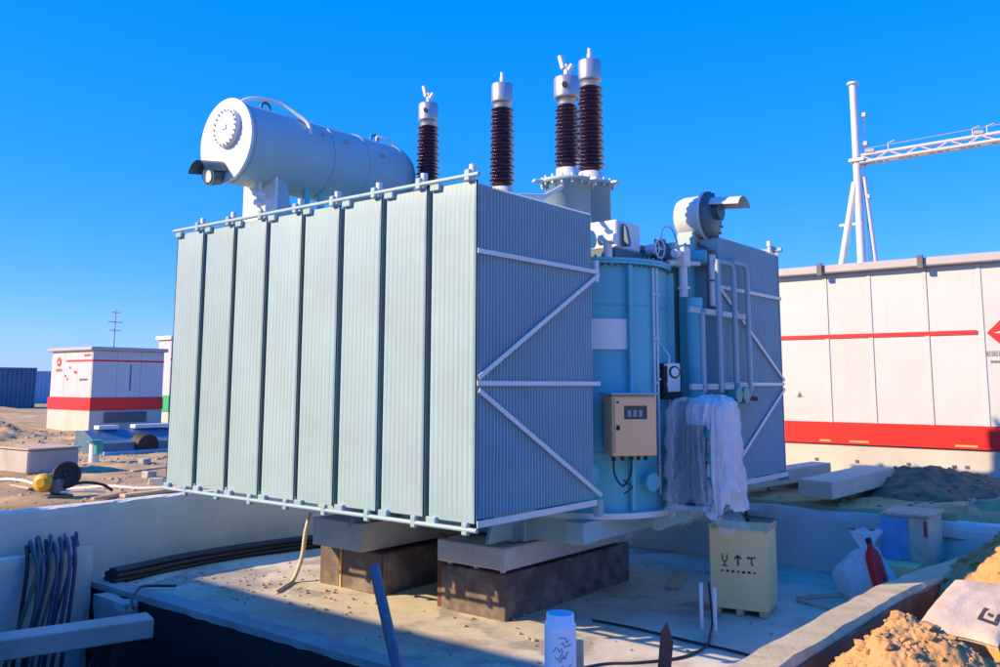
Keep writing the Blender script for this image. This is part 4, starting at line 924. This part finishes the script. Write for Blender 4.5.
for k in (.5, 4.4, 8.2):
    q = beam0 + bd * k; MB().obox(q + Vector((0, 0, .30)), (.2, .34, .14), .2, .01).build('clamp', 'grey_trim', gt)
for k in (1.2, 4.2, 4.7, 7.6, 8.4, 11.0):
    q = beam0 + bd * k
    MB().tube([q + Vector((0, 0, .2)), q + Vector((0, 0, .5)), q + bd * .25 + Vector((0, 0, .56))], .03, n=6).build('wire_support', 'grey_trim', gt)
MB().tube([beam0 + bd * .3 + Vector((0, 0, .42)), beam0 + bd * 13 + Vector((0, 0, .62))], .015, n=5).build('wire', 'grey_trim', gt)
ld = MB()
for s_ in (-.12, .12): ld.tube([(30.68, 5.45 + s_ * .3, 1), (30.68, 5.45 + s_ * .3, 13.6)], .015, n=5)
for k in range(26): ld.box(30.66, 30.70, 5.40, 5.50, 1.2 + .48 * k, 1.23 + .48 * k)
ld.build('ladder', 'galv', gt)
for z in (13.3, 12.1, 9.9): MB().box(30.55, 30.75, 5.30, 5.46, z, z + .18, .01).build('bracket', 'grey_trim', gt)

# far lattice mast
lm = thing('lattice_mast', 'thin distant power pole with cross arms on the left horizon', 'power pole', (59.7, 120, .8))
MB().cyl((59.7, 120, .5), (59.7, 120, 13.2), .16, .08, n=8).build('pole', 'grey_trim', lm)
for z, l_ in ((12.6, .7), (11.2, 1.1), (10.0, .9)): MB().box(59.7 - l_, 59.7 + l_, 119.9, 120.1, z, z + .12).build('cross_arm', 'grey_trim', lm)

# ------------------------------------------------------------------ left ground clutter
def zg(x, y): return ground_h(x, y)
cbk = thing('concrete_block', 'grey concrete block with a pale top lying on the soil at left', 'concrete block', (1.75, 12.1, .85))
MB().obox((1.75, 12.1, 1.07), (.95, 1.05, .42), R(4), .03).build('body', 'concrete', cbk); MB().obox((1.75, 12.1, 1.30), (1.0, 1.1, .03), R(4), .01).build('top_board', 'wood_board', cbk)
hz = thing('white_hose', 'thin white hose stretched across the soil behind the pit wall', 'hose', (1.0, 9.0, .9))
P = smooth_path([(-2.2, 13.2, 0), (-.5, 11.8, 0), (.51, 10.67, 0), (.75, 9.5, 0), (1.07, 8.48, 0), (1.35, 7.9, 0), (1.7, 7.45, 0), (2.3, 7.1, 0)], 10)
MB().tube([(q.x, q.y, zg(q.x, q.y) + .03) for q in P], .026, n=8).build('tube', 'off_white', hz)
mc = thing('cut_off_saw', 'yellow and black hand-held machine standing on the soil behind the wall', 'machine', (.15, 7.75, .9))
zb = .92
MB().lathe([(.05, -.15), (.115, -.14), (.13, -.12), (.13, .08), (.115, .10), (.07, .105), (.06, .13)], (-.02, 7.92, zb + .17), (-.75, -.6, .1), n=22).build('motor_housing', 'yellow_machine', mc)
MB().lathe([(.04, -.035), (.17, -.035), (.19, -.02), (.19, .02), (.17, .035), (.13, .036), (.12, .02), (.04, .02), (.03, .06)], (.22, 7.80, zb + .27), (-.35, -.9, .25), n=26).build('wheel_guard', 'gasket_black', mc)
MB().obox((.12, 7.82, zb + .12), (.22, .16, .2), .6, .03).build('engine_body', 'dark_trim', mc)
MB().tube(smooth_path([(.2, 7.75, zb + .12), (.4, 7.65, zb + .16), (.62, 7.55, zb + .12), (.75, 7.5, zb + .03)], 5), .02, n=8).build('handle', 'gasket_black', mc)
MB().tube(smooth_path([(.1, 7.7, zb + .05), (.35, 7.5, zb + .06), (.6, 7.42, zb + .03)], 5), .016, n=8).build('hose_stub', 'galv', mc)
MB().box(-.08, .28, 7.68, 7.92, .87, .93, .01).build('foot_plate', 'dark_trim', mc)
for (x, y, a_, l_, wd, lab) in ((1.25, 7.15, 6, 1.15, .14, 'brown plank lying on the soil just behind the pit wall'), (.55, 7.2, 25, .7, .06, 'short grey batten on the soil beside the yellow machine')):
    tag(MB().obox((x, y, zg(x, y) + .03), (l_, wd, .045), R(a_), .005).build('plank', 'wood_board'), lab, 'plank')
random.seed(11)
deb = (('brick', 'red_dull'), ('board_scrap', 'wood_board'), ('concrete_lump', 'concrete'), ('board_scrap', 'wood_board'), ('concrete_lump', 'cap_concrete'))
spots = [(-.6, 9.2), (.4, 9.6), (2.4, 9.4), (3.1, 10.6), (1.9, 8.3), (3.4, 8.6), (.9, 13.8), (3.9, 12.2), (5.0, 13.4), (4.2, 10.0)]
words = ('left of the yellow machine', 'behind the yellow machine', 'near the white hose', 'in front of the valve post', 'beside the hose end', 'close to the radiator corner', 'by the concrete block', 'right of the valve post', 'under the blue trough', 'between hose and trough')
for k, (x, y) in enumerate(spots):
    nm, mt = deb[k % 5]; sz = {'brick': (.24, .12, .07), 'board_scrap': (random.uniform(.5, 1.0), .10, .03), 'concrete_lump': (.22, .17, .12)}[nm]
    tag(MB().obox((x, y, zg(x, y) + sz[2] * .35), sz, Matrix.Rotation(random.uniform(0, 3), 3, 'Z') @ Matrix.Rotation(random.uniform(-.15, .15), 3, 'X'), .012).build(nm, mt), {'brick': 'loose red brick on the soil ', 'board_scrap': 'scrap of pale board on the soil ', 'concrete_lump': 'grey lump of broken concrete on the soil '}[nm] + words[k], {'brick': 'brick', 'board_scrap': 'board', 'concrete_lump': 'rubble'}[nm])
# blue steel trough with white rails and a round opening, with a teal valve post in front
tr = thing('steel_trough', 'low blue steel trough with white rails and a dark round opening at left', 'steel trough', (5.9, 15.2, .85))
z_ = .86
MB().prism([(14.7, z_ - .1), (16.0, z_ - .1), (16.0, z_ + .50), (15.6, z_ + .52), (15.1, z_ + .30), (14.7, z_ + .26)], 4.3, 9.2, lambda u, v, w_: (w_, u, v)).build('body', 'blue_steel', tr)
MB().cyl((5.35, 14.62, z_ + .16), (5.35, 14.95, z_ + .22), .27, n=26).build('round_opening', 'gasket_black', tr)
for (a_, b_3) in ((4.6, 5.1), (5.5, 9.2)): MB().box(a_, b_3, 15.5, 15.75, z_ + .53, z_ + .62, .01).build('white_rail', 'off_white', tr)
MB().box(4.3, 9.2, 14.62, 14.69, z_ - .05, z_ + .08, .01).build('bottom_rail', 'pale_blue_steel', tr)
vp = thing('valve_post', 'teal and white short post standing before the blue trough', 'post', (3.3, 13.0, .86))
MB().cyl((3.25, 13.0, .85), (3.25, 13.0, 1.28), .10, n=16).build('post', 'off_white', vp); MB().cyl((3.28, 12.9, 1.05), (3.28, 12.9, 1.30), .085, n=16).build('teal_sleeve', 'teal', vp); MB().cyl((3.25, 13.0, 1.283), (3.25, 13.0, 1.32), .16, n=18).build('flange', 'teal', vp)
# slabs of concrete lying beyond the right wall
for (c_, s_, rz_, ry_, lab) in (((7.7, .35, 1.10), (2.1, .34, .22), R(-14), R(-2), 'pale concrete beam lying on the soil beyond the right wall, the left of two'), ((7.45, -.72, 1.10), (2.0, .5, .24), R(-8), R(-2), 'pale concrete slab lying on the soil beyond the right wall, the right of two')):
    Mx = Matrix.Rotation(rz_, 3, 'Z') @ Matrix.Rotation(ry_, 3, 'Y')
    tag(MB().obox(c_, s_, Mx, .012).build('concrete_slab', 'pale_slab'), lab, 'concrete slab')
